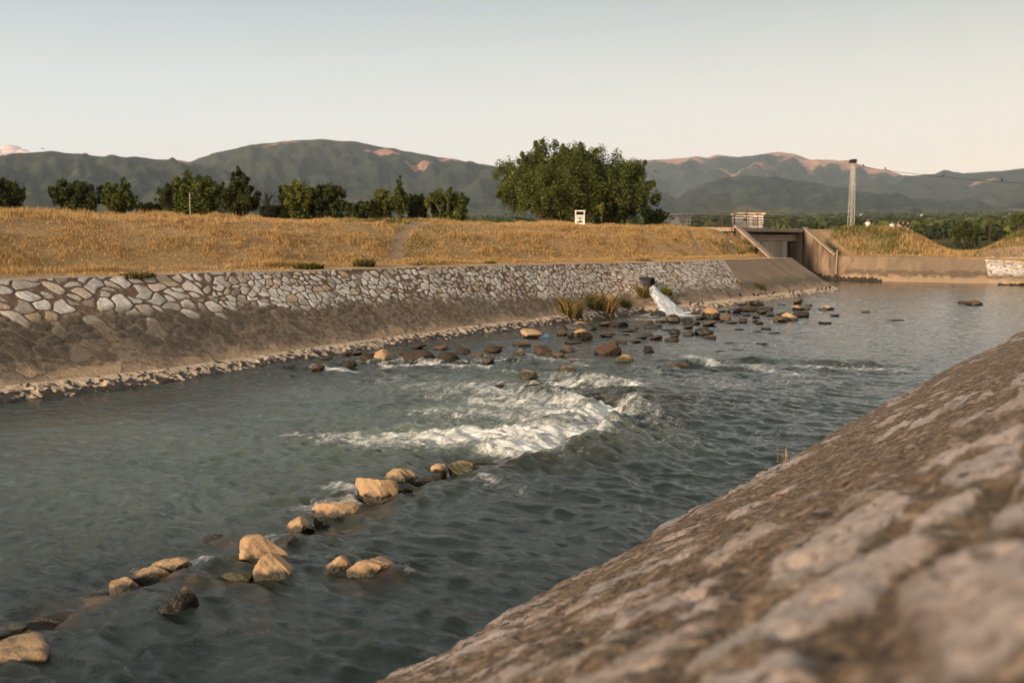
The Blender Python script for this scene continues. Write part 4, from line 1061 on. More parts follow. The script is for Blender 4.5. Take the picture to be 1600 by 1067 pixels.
tuft(893, 491, 0.75, 46, 34, MIXG, 700, 'tall green and yellow tuft growing from the bank face, left one', 7, bank=True)
tuft(928, 479, 1.0, 36, 24, GREENS, 400, 'dark green weed between two tall tufts on the bank face', 8, bank=True)
tuft(948, 485, 0.8, 40, 36, np.concatenate([STRAWS[:3], GREENS]), 600, 'tall straw coloured tuft on the bank face, right one', 9, bank=True)
tuft(977, 477, 0.9, 30, 14, GREENS, 250, 'low dark weed on the bank face beside the outfall gully', 10, bank=True)
tuft(1003, 462, 1.2, 26, 22, np.concatenate([STRAWS[1:3], GREENS]), 350, 'brown and green moss tuft hanging left of the cascade', 11, bank=True)
tuft(1042, 458, 1.2, 24, 12, np.array([(.20, .17, .02), (.12, .12, .02), (.08, .085, .016)]), 300, 'yellow green weed right of the cascade', 12, bank=True)
tuft(1187, 450, 0.9, 30, 10, GREENS, 260, 'green weed where the stonework meets the plain concrete', 13, bank=True)
tuft(1155, 444, 1.2, 18, 8, MIXG, 120, 'faint weed in the stonework near the concrete end', 14, bank=True)

def edge_weed():
    x, y = W(1194, 742); x += .35; z = (EYE - CLEAR)*(1 + x/6.3)
    rg = np.random.default_rng(4); n = 14
    o = blades('weed', rg.normal(0, .07, n), rg.normal(0, .07, n), np.full(n, -.06), .14 + .26*rg.random(n), np.full(n, .009), np.concatenate([STRAWS[:2], GREENS[:2]])[rg.integers(0, 4, n)], .4, 8)
    o.location = (x, y, z); tag(o, 'thin straggly weed standing at the lower edge of the near stone slope', 'weed')
edge_weed()

# ------------------------------------------------------------------ trees
def leaf_cloud(pts, n, size, cols, rg, clump):
    """n leaves around the given clump centres (k,4: x,y,z,r)"""
    k = rg.integers(0, len(pts), n)
    c = pts[k]
    d = rg.normal(0, 1, (n, 3)); d /= np.linalg.norm(d, axis=1)[:, None]
    r = c[:, 3:4]*(rg.random((n, 1))**0.45)*clump
    p = c[:, :3] + d*r*np.array([.9, .9, 1.3])
    a = rg.normal(0, 1, (n, 3)); a /= np.linalg.norm(a, axis=1)[:, None]
    b = np.cross(a, rg.normal(0, 1, (n, 3))); b /= np.linalg.norm(b, axis=1)[:, None]
    s = size*(0.6 + 0.8*rg.random((n, 1)))
    V = np.stack([p - a*s, p + b*s*0.38, p + a*s, p - b*s*0.38], 1).reshape(-1, 3)
    i = np.arange(n)*4
    ci = cols[(rg.random(n)*len(cols)).astype(int)]*(0.75 + 0.5*rg.random(n))[:, None]
    tone = (0.75 + 0.5*rg.random(len(pts)))[k]
    return V, np.stack([i, i + 1, i + 2, i + 3], 1), np.repeat(ci*tone[:, None], 4, axis=0)
def make_tree(name, base, lobes, n, leaf, cols, label, cat, seed, group=None, trunk=0.18, clumps=60, csize=0.22, limbs=14):
    """lobes: (dx, dy, z, rx, rz) crown masses in metres relative to the base"""
    rg = np.random.default_rng(seed); rnd = random.Random(seed)
    t = thing(name, base, label, cat, group)
    P = []
    tot = sum(l[3]*l[3]*l[4] for l in lobes)
    for (dx, dy, z, rx, rz) in lobes:
        k = max(5, int(clumps*(rx*rx*rz)/tot))
        for _ in range(k):
            d = rg.normal(0, 1, 3); d /= np.linalg.norm(d)
            rr = 0.45 + 0.62*rg.random()**0.6
            q = np.array([dx, dy, z]) + d*rr*np.array([rx, rx, rz])
            q[2] = max(q[2], 0.3)
            P.append([*q, csize*(rx + rz)/2*(0.7 + 0.7*rg.random())])
            if rg.random() < .22 and d[2] > -.2:
                q2 = np.array([dx, dy, z]) + d*(1.08 + .25*rg.random())*np.array([rx, rx, rz]); P.append([*q2, csize*(rx + rz)/2*.38])
    P = np.array(P)
    V, F, C = leaf_cloud(P, n, leaf, cols, rg, 1.3)
    V[:, 2] = np.maximum(V[:, 2], 0.05)
    mesh_np('crown', V, F, LEAF, t, smooth=False, attrs=dict(col=C))
    m = MB()
    for (dx, dy, z, rx, rz) in lobes[:3]:
        top = Vector((dx, dy, z + rz*0.3))
        m.tube([(dx*0.15, dy*0.15, -0.6), (dx*0.3 + rnd.uniform(-.1, .1), dy*0.3, top.z*0.35), (dx*0.8, dy*0.8, top.z*0.7), top], [trunk, trunk*0.8, trunk*0.5, trunk*0.15], 7)
    for k in range(limbs):
        l = lobes[k % len(lobes)]; c = P[rnd.randrange(len(P))]
        a = Vector((l[0]*0.35, l[1]*0.35, l[2]*rnd.uniform(0.3, 0.7))); b = Vector(c[:3])
        mid = a.lerp(b, 0.5) + Vector((0, 0, 0.1*(b - a).length))
        m.tube([a, mid, b], [trunk*0.4, trunk*0.25, trunk*0.06], 5)
    m.build('trunk', BARK, t, smooth=True)
    return t
OLIVE = np.array([(0.085, 0.088, 0.016), (0.055, 0.064, 0.013), (0.12, 0.112, 0.022), (0.036, 0.045, 0.011)])*np.array([1.15, 1.32, 1.4])
DARKG = np.array([(0.045, 0.055, 0.015), (0.03, 0.04, 0.013), (0.065, 0.07, 0.017), (0.022, 0.03, 0.012)])*1.3
YELL = np.array([(0.14, 0.13, 0.02), (0.10, 0.10, 0.018), (0.18, 0.155, 0.03), (0.06, 0.068, 0.014)])*np.array([1.1, 1.25, 1.3])
def T(name, u, vb, vt, w, r, cols, label, cat, seed, n=5000, lobes=None, leaf=0.16, group=None, **kw):
    if n < 12000: n = int(n*3.4); leaf *= .66; kw.setdefault('clumps', 120); kw.setdefault('csize', .21)
    """a tree whose crown spans vt..vb in the photo, w wide, standing r metres away along the view axis"""
    x, y, _ = at_r(u, 372, r)
    zb = max(min(2.3, at_r(u, vb, r)[2]), 2.1)
    top = at_r(u, vt, r)[2]; vis = at_r(u, vb, r)[2]
    H = top - zb; R = w*r/1564/2
    if lobes is None: lobes = [(0, 0, .64, .72, .36), (-.5, 0, .52, .58, .40), (.5, 0, .50, .58, .40), (0, 0, .36, .92, .36), (0, 0, -.2, .9, .45)]
    hv = top - vis
    lb = [(a*R*math.cos(YAW) - b*R*math.sin(YAW), a*R*math.sin(YAW) + b*R*math.cos(YAW), vis - zb + zf*hv, rf*R, hf*hv) for (a, b, zf, rf, hf) in lobes]
    return make_tree(name, (x, y, zb), lb, n, leaf, cols, label, cat, seed, group, **kw)
BIG1 = [(-.05, 0, .72, .55, .27), (-.5, .1, .52, .50, .30), (.35, -.1, .55, .60, .32), (-.62, 0, .34, .34, .26), (0, -.3, .38, .85, .30), (.1, 0, .86, .28, .13)]
BIG2 = [(-.55, 0, .66, .5, .26), (0, 0, .70, .62, .28), (.45, .1, .50, .50, .30), (-.4, -.1, .5, .6, .32), (.55, 0, .32, .42, .28), (0, -.3, .36, .85, .30)]
GT = 'trees and bushes behind the levee'
T('broad_tree', 868, 345, 222, 186, 86, OLIVE, 'taller left tree of the big pair behind the levee with an uneven crown', 'tree', 3, 80000, BIG1, 0.105, GT, trunk=0.32, clumps=300, csize=0.19, limbs=30)
T('broad_tree', 950, 347, 236, 152, 88, OLIVE, 'right tree of the big pair, standing behind the white notice board', 'tree', 4, 64000, BIG2, 0.105, GT, trunk=0.28, clumps=240, csize=0.19, limbs=24)
CONE = [(0, 0, .25, .95, .22), (0, 0, .48, .70, .2), (0, 0, .70, .45, .18), (0, 0, .88, .2, .12)]
T('dark_bush', 8, 325, 277, 62, 62, DARKG, 'dark bush at the left edge of the picture', 'bush', 5, 3500, None, 0.13, GT)
T('green_bush', 124, 326, 283, 72, 64, DARKG, 'wide round green bush second from the left', 'bush', 6, 5000, None, 0.14, GT)
T('green_bush', 190, 327, 283, 54, 64, OLIVE, 'narrower green bush with two pointed tops touching the wide round one', 'bush', 7, 3600, [(.3, 0, .6, .4, .42), (-.4, 0, .55, .45, .38), (0, 0, .3, .9, .25)], 0.14, GT)
T('round_tree', 312, 330, 268, 74, 62, OLIVE, 'full yellowish green tree left of the dark conical one', 'tree', 8, 6500, None, 0.14, GT)
T('dark_bush', 272, 330, 290, 44, 64, DARKG, 'low dark bush at the left foot of the yellowish green tree', 'bush', 9, 2200, None, 0.14, GT)
T('conical_tree', 376, 332, 257, 58, 60, DARKG, 'dark conical tree with spiky outline', 'tree', 10, 5200, CONE, 0.14, GT)
T('green_bush', 462, 333, 284, 46, 62, YELL, 'yellow green bush right of the bare tree', 'bush', 11, 3200, None, 0.14, GT)
T('green_bush', 506, 333, 287, 62, 63, DARKG, 'dark green bush overlapping the yellow green one', 'bush', 12, 4000, None, 0.14, GT)
T('dark_bush', 562, 334, 316, 50, 70, DARKG, 'very low dark bush in the gap left of the small spruce', 'bush', 13, 1800, None, 0.14, GT)
T('green_bush', 597, 335, 298, 32, 66, YELL, 'small bright yellow green bush left of the small spruce', 'bush', 14, 2000, None, 0.14, GT)
T('small_spruce', 625, 335, 277, 30, 66, OLIVE, 'slim pointed conifer shaped tree among the low bushes', 'tree', 15, 2600, CONE, 0.12, GT)
T('green_bush', 650, 336, 305, 40, 68, DARKG, 'low green bush right of the slim pointed tree', 'bush', 16, 2200, None, 0.14, GT)
T('green_bush', 703, 337, 294, 58, 68, OLIVE, 'wide bush right of the yellow sapling', 'bush', 17, 4200, None, 0.14, GT)
T('green_bush', 1510, 373, 348, 42, 108, DARKG, 'round dark bush on the open ground at the right', 'bush', 18, 2400, None, 0.15, 'shrubs on the right hand ground')
T('green_bush', 1592, 383, 361, 34, 100, OLIVE, 'olive bush on the slope at the right edge', 'bush', 19, 1500, None, 0.15, 'shrubs on the right hand ground')
T('green_bush', 1596, 345, 334, 30, 130, OLIVE, 'overhanging olive bush high at the right edge', 'bush', 20, 1200, None, 0.15, 'shrubs on the right hand ground')
T('green_bush', 1571, 377, 370, 18, 104, DARKG, 'tiny dark bush beside the olive one on the right slope', 'bush', 21, 600, None, 0.12, 'shrubs on the right hand ground')
def sapling(u, vb, vt, label, seed, cols=YELL, r=None):
    x, y = ground_hit(u, vb)
    z = gz(x, y); d = math.hypot(x, y); H = (vb - vt)*d/1564
    t = thing('sapling', (x, y, z), label, 'sapling')
    MB().tube([(0, 0, -0.1), (0.03, 0.02, H*0.5), (0, 0, H*0.9)], [0.035, 0.028, 0.012], 6).build('stem', BARK, t)
    rg = np.random.default_rng(seed)
    P = np.array([[rg.normal(0, .12*H/2), rg.normal(0, .12*H/2), H*(0.62 + 0.36*rg.random()), 0.11*H] for _ in range(9)])
    V, F, C = leaf_cloud(P, 260, 0.07, cols, rg, 1.2)
    mesh_np('foliage', V, F, LEAF, t, smooth=False, attrs=dict(col=C))
sapling(940, 343, 310, 'thin yellowish sapling in front of the big right tree', 1)
sapling(668, 338, 302, 'thin yellowish sapling in front of the wide bush', 2)
x, y, zt = at_r(1545, 345, 118)
T('yellow_tree', 1546, 362, 342, 12, 120, YELL, 'tiny bright yellow tree on a thin stem at the far right', 'tree', 23, 500, [(0, 0, .8, .9, .2)], 0.12, None, trunk=0.05)
T('low_shrub', 236, 330, 318, 44, 66, OLIVE, 'low olive shrub in the gap between the two left bush groups', 'shrub', 31, 1000, None, 0.13, GT)
T('low_shrub', 428, 334, 321, 40, 64, DARKG, 'low dark shrub at the foot of the leafless tree', 'shrub', 32, 1000, None, 0.13, GT)
T('low_shrub', 1024, 347, 328, 40, 92, OLIVE, 'low olive shrub at the right foot of the big tree pair', 'shrub', 33, 1400, None, 0.15, GT)
# bare tree
def bare_tree():
    x, y, _ = at_r(420, 372, 62); t = thing('bare_tree', (x, y, 2.3), 'leafless brown twiggy tree right of the dark conical one', 'tree')
    rnd = random.Random(3); m = MB(); tr = MB()
    top = at_r(420, 288, 62)[2] - 2.3
    tr.tube([(0, 0, -.5), (0.05, 0, top*.5), (0, 0, top*.9)], [.09, .06, .02], 6)
    for k in range(46):
        z = top*rnd.uniform(.35, .85); a = rnd.uniform(0, 6.3); l = rnd.uniform(.4, 1.0)
        p = Vector((0, 0, z)); q = p + Vector((math.cos(a)*l*.6, math.sin(a)*l*.6, l*.8))
        m.tube([p, p.lerp(q, .5) + Vector((0, 0, -.05)), q], [.022, .016, .006], 4)
        for _ in range(2):
            r = q + Vector((rnd.uniform(-.3, .3), rnd.uniform(-.3, .3), rnd.uniform(.05, .35)))
            m.tube([p.lerp(q, rnd.uniform(.4, .8)), r], [.012, .005], 4)
    tr.build('trunk', BARK, t, smooth=True); m.build('branches', BARK, t)
bare_tree()
x, y = ground_hit(297, 328)
MBp = MB().tube([(0, 0, -.1), (0, 0, 1.1)], 0.018, 6)
tag(MBp.build('metal_pole', GALV, loc=(x, y, gz(x, y))), 'thin pale pole on the levee crest before the yellowish green tree', 'pole')

# far woods on the plain
def far_wood():
    rg = np.random.default_rng(9)
    n = 6500
    a = np.array([az(u) for u in rg.uniform(-60, 1680, n)]); r = np.exp(rg.uniform(math.log(240), math.log(4600), n))
    k = perlin(a*40, np.log(r)*6, 91) + 0.6*perlin(a*13, np.log(r)*16, 92) > 0.0
    a, r = a[k], r[k]; n = len(a)
    h = rg.uniform(3.2, 6, n)*np.clip(.6 + r/1200, .6, 1.6); z = plain_z(r)
    P = np.stack([-np.sin(YAW - a)*r, np.cos(YAW - a)*r, z + h*.45, h*.62], -1)
    m = 46; P3 = np.repeat(P, m, 0); N = len(P3)
    d = rg.normal(0, 1, (N, 3)); d /= np.linalg.norm(d, axis=1)[:, None]
    p = P3[:, :3] + d*P3[:, 3:4]*np.array([1.15, 1.15, .8])*(0.75 + .3*rg.random((N, 1)))
    q = rg.normal(0, 1, (N, 3)); q /= np.linalg.norm(q, axis=1)[:, None]
    w = np.cross(q, rg.normal(0, 1, (N, 3))); w /= np.linalg.norm(w, axis=1)[:, None]
    sz = P3[:, 3:4]*.42
    V = np.stack([p - q*sz, p + w*sz*.7, p + q*sz, p - w*sz*.7], 1).reshape(-1, 3)
    i = np.arange(N)*4
    C = np.repeat(DARKG[rg.integers(0, 4, n)]*rg.uniform(.7, 1.5, (n, 1))*np.array([1, 1.05, 1.15]), m, 0)*rg.uniform(.8, 1.2, (N, 1))
    o = mesh_np('far_woodland', V, np.stack([i, i + 1, i + 2, i + 3], 1), LEAF, smooth=False, attrs=dict(col=np.repeat(C, 4, 0)))
    struct(o, 'stuff')
far_wood()
# village houses far off at the left and a few on the plain
def house(u, r, w, h, roof, label):
    x, y = polar(az(u), r); z = float(plain_z(np.array([r]))[0])
    t = thing('house', (x, y, z), label, 'house', 'houses on the far plain', rz=YAW + random.uniform(-.4, .4))
    MB().box((0, 0, h/2 - .5), (w, w*.7, h + 1)).build('wall', WHITE, t)
    MB().prism([(-w*.58, h), (w*.58, h), (0, h + w*.22)], (1, 0, 0), (0, 0, 1), (0, 1, 0), (0, -w*.4, 0), w*.8).build('roof', RUST, t)
    m = MB()
    for k in (-.28, 0, .28): m.box((k*w, -w*.352, h*.55), (w*.12, .06, h*.3))
    m.build('window', DARKMETAL, t)
VZ = [(44, 1500), (58, 1650), (72, 1450), (16, 1600), (82, 1700), (210, 1500)]
for k, (u, r) in enumerate(VZ): house(u, r, random.uniform(7, 11), random.uniform(3, 5), 0, 'tiny pale house among the distant houses left behind the levee')
for (u, r) in [(1128, 1900), (1345, 2600), (1440, 2300), (1180, 2500), (1575, 2100)]: house(u, r, random.uniform(6, 9), random.uniform(3, 4), 0, 'tiny pale house among the distant trees right of the big tree pair')

# ------------------------------------------------------------------ things on the levee
def notice_board():
    x, y = ground_hit(906, 347); z = gz(x, y); sc = math.hypot(x, y)/1564
    w, h = 15*sc, 21*sc
    t = thing('notice_board', (x, y, z), 'white framed notice board with dark scrawls before the big tree pair', 'sign', rz=YAW)
    for s in (-1, 1): MB().box((s*(w/2 - .035), 0, h/2 - .1), (.07, .07, h + .2)).build('post', WHITE, t)
    MB().box((0, 0, h + .02), (w + .06, .075, .07)).build('top_rail', WHITE, t)
    b = MB().box((0, 0, h*.37), (w - .14, .05, h*.70)).build('panel', WHITE, t)
    m = MB(); rnd = random.Random(2)
    for zz in (.60, .52): 
        for k in range(4): m.box(((k - 1.5)*w*.18, -.03, h*zz), (w*.13, .012, h*.035))
    m.box((0, -.03, h*.36), (.05, .012, h*.40)); m.box((0, -.03, h*.42), (w*.42, .012, .05)); m.box((-.02, -.03, h*.20), (w*.6, .012, .10)); m.box((w*.12, -.03, h*.27), (w*.3, .012, .05))
    m.build('scrawl', INK, b)
notice_board()
def kiosk(u, vb, vt, w, r, label, rusty):
    x, y, z0 = at_r(u, vb, r); sc = r/1564; H = (vb - vt)*sc; Wd = w*sc
    zb = min(z0, gz(x, y)) if False else z0
    t = thing('utility_hut', (x, y, zb), label, 'hut', rz=YAW + 0.1)
    MB().box((0, 0, H*.42 - .3), (Wd, Wd*.7, H*.84 + .6)).build('wall', WHITE, t)
    MB().box((0, 0, H*.92), (Wd*1.14, Wd*.84, H*.16)).build('roof', RUST if rusty else WHITE, t, bevel=.03)
    MB().box((Wd*.18, -Wd*.355, H*.36), (Wd*.22, .04, H*.66)).build('door', GALV, t)
    m = MB()
    for k in range(5): m.box((-Wd*.28 + k*.07, -Wd*.355, H*.5), (.04, .03, H*.22))
    m.build('vent', DARKMETAL, t)
    MB().box((0, 0, -.75), (Wd*1.1, Wd*.8, 1.0)).build('plinth', CONC, t)
kiosk(1056, 349, 335, 40, 96, 'small low white hut on the levee left of the dark frame', False)
kiosk(1168, 354, 333, 40, 104, 'white hut with a rust streaked roof at the left end of the bridge', True)
# fence posts by the huts, dark frame
for (u, v0, v1, lab) in [(1046, 350, 333, 'thin dark post in front of the low white hut'), (1076, 350, 331, 'dark post at the right corner of the low white hut'), (1290, 352, 341, 'short thick dark post right of the bridge railing')]:
    x, y = ground_hit(u, v0 + 2); z = gz(x, y); sc = math.hypot(x, y)/1564; h = (v0 - v1)*sc
    m = MB().tube([(0, 0, -.2), (0, 0, h)], .05 if u < 1200 else .10, 8); m.box((0, 0, h), (.14, .14, .04))
    tag(m.build('metal_post', DARKMETAL, loc=(x, y, z)), lab, 'post')
x, y = ground_hit(1113, 351); z = gz(x, y); sc = math.hypot(x, y)/1564
t = thing('steel_frame', (x, y, z), 'dark rectangular steel frame standing between the two white huts', 'frame', rz=YAW)
w, h = 19*sc, 9*sc
for s in (-1, 1): MB().box((s*w/2, 0, h/2 - .1), (.10, .10, h + .2)).build('upright', DARKMETAL, t)
MB().box((0, 0, h), (w + .2, .12, .12)).build('top_bar', DARKMETAL, t)
MB().tube([(-w/2, 0, .05), (w/2, 0, h - .05)], .03, 6).build('brace', DARKMETAL, t)

def mast():
    r = 150; x, y, zt = at_r(1333, 256, r); zb = 2.2; H = zt - zb; sc = r/1564
    wb, wt = 8.5*sc, 4.0*sc
    t = thing('lattice_mast', (x, y, zb), 'pale tapering steel lattice mast with a nest on its top', 'mast', rz=YAW + .25)
    def corner(k, f):
        w = wb + (wt - wb)*f; sx, sy = ((-1, -1), (1, -1), (1, 1), (-1, 1))[k]
        return Vector((sx*w/2, sy*w/2, H*f))
    for k in range(4): MB().tube([corner(k, -.03), corner(k, 1)], .024, 4).build('leg', GALV, t)
    m = MB(); n = 9
    for i in range(n):
        for k in range(4):
            j = (k + 1) % 4
            m.tube([corner(k, i/n), corner(j, (i + 1)/n)], .011, 4)
            if i: m.tube([corner(k, i/n), corner(j, i/n)], .016, 4)
    m.build('bracing', GALV, t)
    MB().box((0, 0, H + .06), (.7, .7, .10)).build('platform', GALV, t)
    MB().tube([(-.9, 0, H - .25), (.9, 0, H - .25)], .05, 6).build('crossarm', GALV, t)
    rg = random.Random(4); m = MB()
    for k in range(130):
        a = rg.uniform(0, 6.28); q = rg.uniform(.1, .45); c = Vector((math.cos(a)*q, math.sin(a)*q, rg.uniform(0, .45)))
        d = Vector((-math.sin(a), math.cos(a), rg.uniform(-.35, .35)))*rg.uniform(.25, .5)
        m.tube([c - d, c + d], .03, 4)
    nest = m.build('stork_nest', TWIG, loc=(x, y, zt + .12)); tag(nest, 'dark twig nest on top of the lattice mast', 'nest')
    # cable to the right, sagging
    a = Vector((x, y, zt - .25)); b = Vector(at_r(1740, 292, 120))
    P = []
    for i in range(41):
        f = i/40; p = a.lerp(b, f); p.z -= 1.1*4*f*(1 - f)*0.55; P.append(p)
    c = MB().tube([p - a for p in P], .030, 5).build('overhead_cable', BLACK, loc=a)
    tag(c, 'thin dark overhead cable sagging from the mast towards the right', 'cable')
    return P
CABLE = mast()
# second pole that carries the cable out of view
p = CABLE[-1]
tag(MB().tube([(0, 0, -p.z + 1.8), (0, 0, .3)], [.16, .11], 8).build('cable_pole', GALV, loc=p), 'pole carrying the far end of the overhead cable', 'pole')

# hilltop antennas and crest
for k, (u, dh) in enumerate([(485, 40), (490, 28), (494, 22)]):
    pass
def antenna():
    a_ = az(488); x, y = polar(a_, 6290); z = at_r(488, 221.5, 6290*math.cos(a_))[2]
    t = thing('radio_mast', (x, y, z - 20), 'tiny radio masts on the highest hilltop of the left range', 'antenna')
    for dx, h in ((-14, 52), (4, 44), (18, 38)):
        MB().tube([(dx*math.cos(YAW), dx*math.sin(YAW), -20), (dx*math.cos(YAW), dx*math.sin(YAW), h)], [1.6, .8], 5).build('mast_pole', GALV, t)
antenna()

# ------------------------------------------------------------------ birds
def bird_flying(u, v, r, span, label, seed):
    rnd = random.Random(seed)
    m = MB()
    L = span*.5
    m.tube([(0, -L*.5, 0), (0, -L*.3, .02*span), (0, 0, .03*span), (0, L*.3, .02*span), (0, L*.42, .03*span), (0, L*.55, 0)], [.01*span, .05*span, .08*span, .06*span, .05*span, .01*span], 7)
    fl = rnd.uniform(-.1, .35)
    for s in (-1, 1):
        pts = [(0, L*.22, .03), (s*span*.25, L*.32, fl*span*.5), (s*span*.5, L*.0, fl*span*.35), (s*span*.27, -L*.05, fl*span*.45), (0, -L*.18, .02)]
        m.add(pts + [(a, b, c + .012*span) for a, b, c in pts], [(0, 1, 2, 3, 4), (9, 8, 7, 6, 5)] + [(k, (k + 1) % 5, 5 + (k + 1) % 5, 5 + k) for k in range(5)])
    m.add([(-.04*span, -L*.45, 0), (.04*span, -L*.45, 0), (.09*span, -L*.75, 0), (-.09*span, -L*.75, 0), (0, -L*.5, .02*span)], [(0, 1, 2, 3), (0, 1, 4), (1, 2, 4), (2, 3, 4), (3, 0, 4)])
    o = m.build('flying_bird', FEATHER, loc=at_r(u, v, r)); o.rotation_euler = (rnd.uniform(-.3, .3), rnd.uniform(-.4, .4), rnd.uniform(0, 6.3))
    tag(o, label, 'bird')
bird_flying(67, 233, 60, .34, 'dark bird flying above the left hilltop', 1)
bird_flying(530, 285, 60, .34, 'dark bird flying low over the bushes left of the small spruce', 2)
bird_flying(745, 262, 70, .26, 'dark bird flying left of the big tree pair', 3)
bird_flying(1024, 268, 60, .34, 'dark bird flying just right of the big tree pair', 4)
def perched():
    m = MB()
    m.tube([(0, -.17, .02), (0, -.08, .07), (0, .02, .13), (0, .08, .21), (0, .12, .27), (0, .17, .27), (0, .21, .26)], [.012, .035, .075, .07, .045, .04, .006], 8)
    for s in (-1, 1): m.tube([(s*.025, 0, .09), (s*.025, .01, -.02)], .008, 4)
    return m
pb = perched().build('perched_bird', FEATHER, smooth=True)
GB = 'dark birds standing at the edge of the far bank'
rnd = random.Random(8)
first = True
def bird_at(loc, label, group, sc):
    global first
    o = pb if first else pb.copy()
    if not first: COL.objects.link(o)
    first = False
    o.location = loc; o.scale = (sc,)*3; o.rotation_euler.z = rnd.uniform(0, 6.3)
    tag(o, label, 'bird', group)
for (u, v) in [(1078, 484), (1090, 484), (1098, 482), (1140, 470), (1157, 470), (1178, 469), (1184, 469), (1190, 467), (1197, 467), (1208, 466), (1234, 464), (1239, 464), (1252, 462), (1277, 460), (1283, 459), (1290, 458), (1296, 457)]:
    X, Y, U = ray(u, v); n = math.hypot(X, Y)
    t = np.arange(30, 110, .05)/n; xs, ys, zs = X*t, Y*t, EYE + U*t
    f = np.clip((toe(ys) - xs)/(toe(ys) - dtop(ys)), 0, 1); g = f*ztop(ys) + 0.02
    k = int(np.argmax(zs < g)); bird_at((xs[k], ys[k], g[k] + .22), 'small dark bird standing at the water edge of the concrete bank end', GB, rnd.uniform(0.7, 1.05))
for k in (2, 6, 16, 25):
    p = CABLE[k]; bird_at((p.x, p.y, p.z + .05), 'dark bird perched on the overhead cable', 'birds perched on the cable', 1.3)

# ------------------------------------------------------------------ people behind the right levee crest
def person(u, v_head, r, shirt, trousers, label, face, arm=0.0):
    x, y, zh = at_r(u, v_head, r)
    H = 1.74; zb = zh - H
    t = thing('person', (x, y, zb), label, 'person', rz=YAW + face)
    def skin(name, chain, mat, parent, root=0, lv=1):
        verts, edges, rad = chain
        me = bpy.data.meshes.new(name); me.from_pydata(verts, edges, [])
        o = bpy.data.objects.new(name, me); COL.objects.link(o); o.parent = parent
        md = o.modifiers.new('skin', 'SKIN'); md.use_smooth_shade = True
        for i, rr in enumerate(rad): me.skin_vertices[0].data[i].radius = (rr[0], rr[1]) if hasattr(rr, '__len__') else (rr, rr)
        me.skin_vertices[0].data[root].use_root = True
        o.modifiers.new('sub', 'SUBSURF').levels = lv; o.modifiers['sub'].render_levels = lv
        me.materials.append(mat); return o
    V = [(0, 0, .92), (0, 0, 1.15), (0, 0, 1.38), (0, 0, 1.49), (0, .01, 1.56), (0, .01, 1.66), (0, .0, 1.73)]
    R = [(.15, .10), (.13, .09), (.16, .10), .055, (.065, .075), (.078, .095), (.05, .06)]
    E = [(k, k + 1) for k in range(6)]
    def limb(p0, pts, rs):
        i = p0
        for q, r_ in zip(pts, rs):
            V.append(q); R.append(r_); E.append((i, len(V) - 1)); i = len(V) - 1
    for s in (-1, 1):
        a = arm if s > 0 else 0
        limb(2, [(s*.19, 0, 1.40), (s*.24, -.02, 1.12), (s*.22, .1 + .12*a, .92 + .18*a), (s*.22, .13 + .15*a, .84 + .2*a)], [.06, .045, .032, (.04, .025)])
        limb(0, [(s*.09, 0, .84), (s*.10, .01, .48), (s*.10, -.02, .08), (s*.10, .12, .03)], [.085, .06, .04, (.045, .03)])
    body = skin('body', (V, E, R), SKIN, t)
    V2 = [(0, 0, .86), (0, 0, 1.15), (0, 0, 1.39), (0, 0, 1.45)]; E2 = [(0, 1), (1, 2), (2, 3)]; R2 = [(.175, .125), (.155, .115), (.18, .12), (.10, .085)]
    for s in (-1, 1):
        V2 += [(s*.20, 0, 1.395), (s*.235, -.015, 1.2)]; E2 += [(2, len(V2) - 2), (len(V2) - 2, len(V2) - 1)]; R2 += [.08, .07]
    skin('shirt', (V2, E2, R2), shirt, t)
    V3 = [(0, 0, .93)]; E3 = []; R3 = [(.165, .12)]
    for s in (-1, 1):
        n = len(V3); V3 += [(s*.09, 0, .82), (s*.10, .01, .48), (s*.10, -.015, .12)]; E3 += [(0, n), (n, n + 1), (n + 1, n + 2)]; R3 += [.105, .085, .07]
    skin('trousers', (V3, E3, R3), trousers, t)
    skin('hair', ([(0, -.025, 1.62), (0, -.03, 1.70), (0, -.005, 1.755)], [(0, 1), (1, 2)], [(.075, .075), (.088, .095), (.06, .07)]), HAIR, t)
CW = simple('white_cotton', (0.78, 0.76, 0.74), (0.68, 0.66, 0.64), 8, 0.9, bump=0)
CG = simple('grey_cotton', (0.30, 0.26, 0.25), (0.22, 0.19, 0.18), 8, 0.9, bump=0)
CB = simple('black_cotton', (0.02, 0.018, 0.02), (0.035, 0.03, 0.03), 8, 0.9, bump=0)
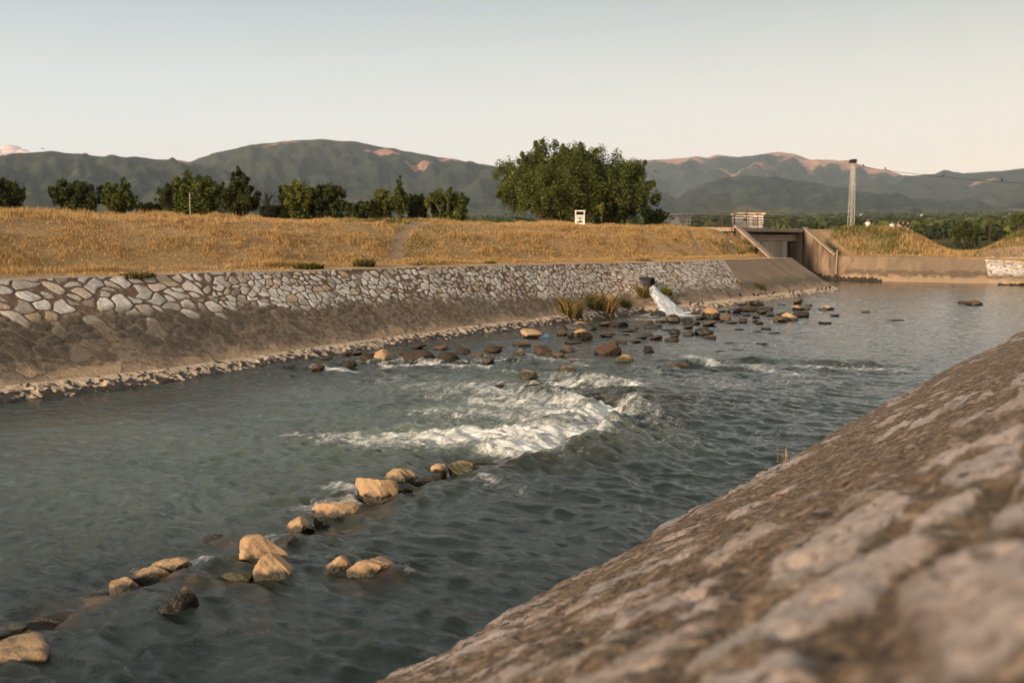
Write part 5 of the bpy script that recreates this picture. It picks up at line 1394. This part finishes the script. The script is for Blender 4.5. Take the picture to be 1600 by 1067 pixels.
CJ = simple('blue_denim', (0.06, 0.075, 0.11), (0.04, 0.05, 0.08), 8, 0.9, bump=0)
GP = 'people standing behind the right hand levee crest'
person(1356, 343, 112, CW, CB, 'person in a white shirt standing alone right of the mast', 3.0)
person(1394, 346, 114, CW, CJ, 'person in a white shirt, left one of the four standing together', 3.3, .8)
person(1404, 347, 115, CG, CJ, 'person in a grey top between the white shirt and the two in black', 2.7)
person(1411, 345.5, 114, CB, CB, 'person in black with dark hair, third of the four standing together', .4)
person(1418.5, 345.5, 114, CB, CG, 'person in black at the right end of the group of four', -.5, .7)

# small pink cloud at the left edge
def cloud():
    rg = random.Random(3)
    m = NT('pink_cloud'); m.set(Base_Color=(0.62, 0.43, 0.38), Roughness=1.0); m.b.inputs['Specular IOR Level'].default_value = 0
    a = Vector(at_r(5, 240, 20000)); bm = bmesh.new()
    for k in range(16):
        f = rg.uniform(-1, 1)
        mt = Matrix.Translation((f*430*math.cos(YAW), f*430*math.sin(YAW), rg.uniform(-60, 20) + 90*(1 - f*f))) @ Matrix.Diagonal((rg.uniform(120, 210), rg.uniform(120, 200), rg.uniform(45, 85), 1))
        bmesh.ops.create_icosphere(bm, subdivisions=3, radius=1, matrix=mt)
    me = bpy.data.meshes.new('cloud'); bm.to_mesh(me); bm.free()
    for p in me.polygons: p.use_smooth = True
    me.materials.append(m.m)
    o = bpy.data.objects.new('cloud', me); COL.objects.link(o); o.location = a; o['kind'] = 'structure'
cloud()

# ------------------------------------------------------------------ haze
def haze():
    m = bpy.data.materials.new('haze'); m.use_nodes = True; n = m.node_tree.nodes
    n.remove(n['Principled BSDF'])
    v = n.new('ShaderNodeVolumePrincipled'); v.inputs['Density'].default_value = HAZE; v.inputs['Color'].default_value = (0.70, 0.82, 1.0, 1); v.inputs['Anisotropy'].default_value = 0.0
    m.node_tree.links.new(v.outputs[0], n['Material Output'].inputs['Volume'])
    o = MB().box((0, 0, 700), (29000, 29000, 1420)).build('haze', m); o['kind'] = 'stuff'
HAZE = 5.0e-5
haze()
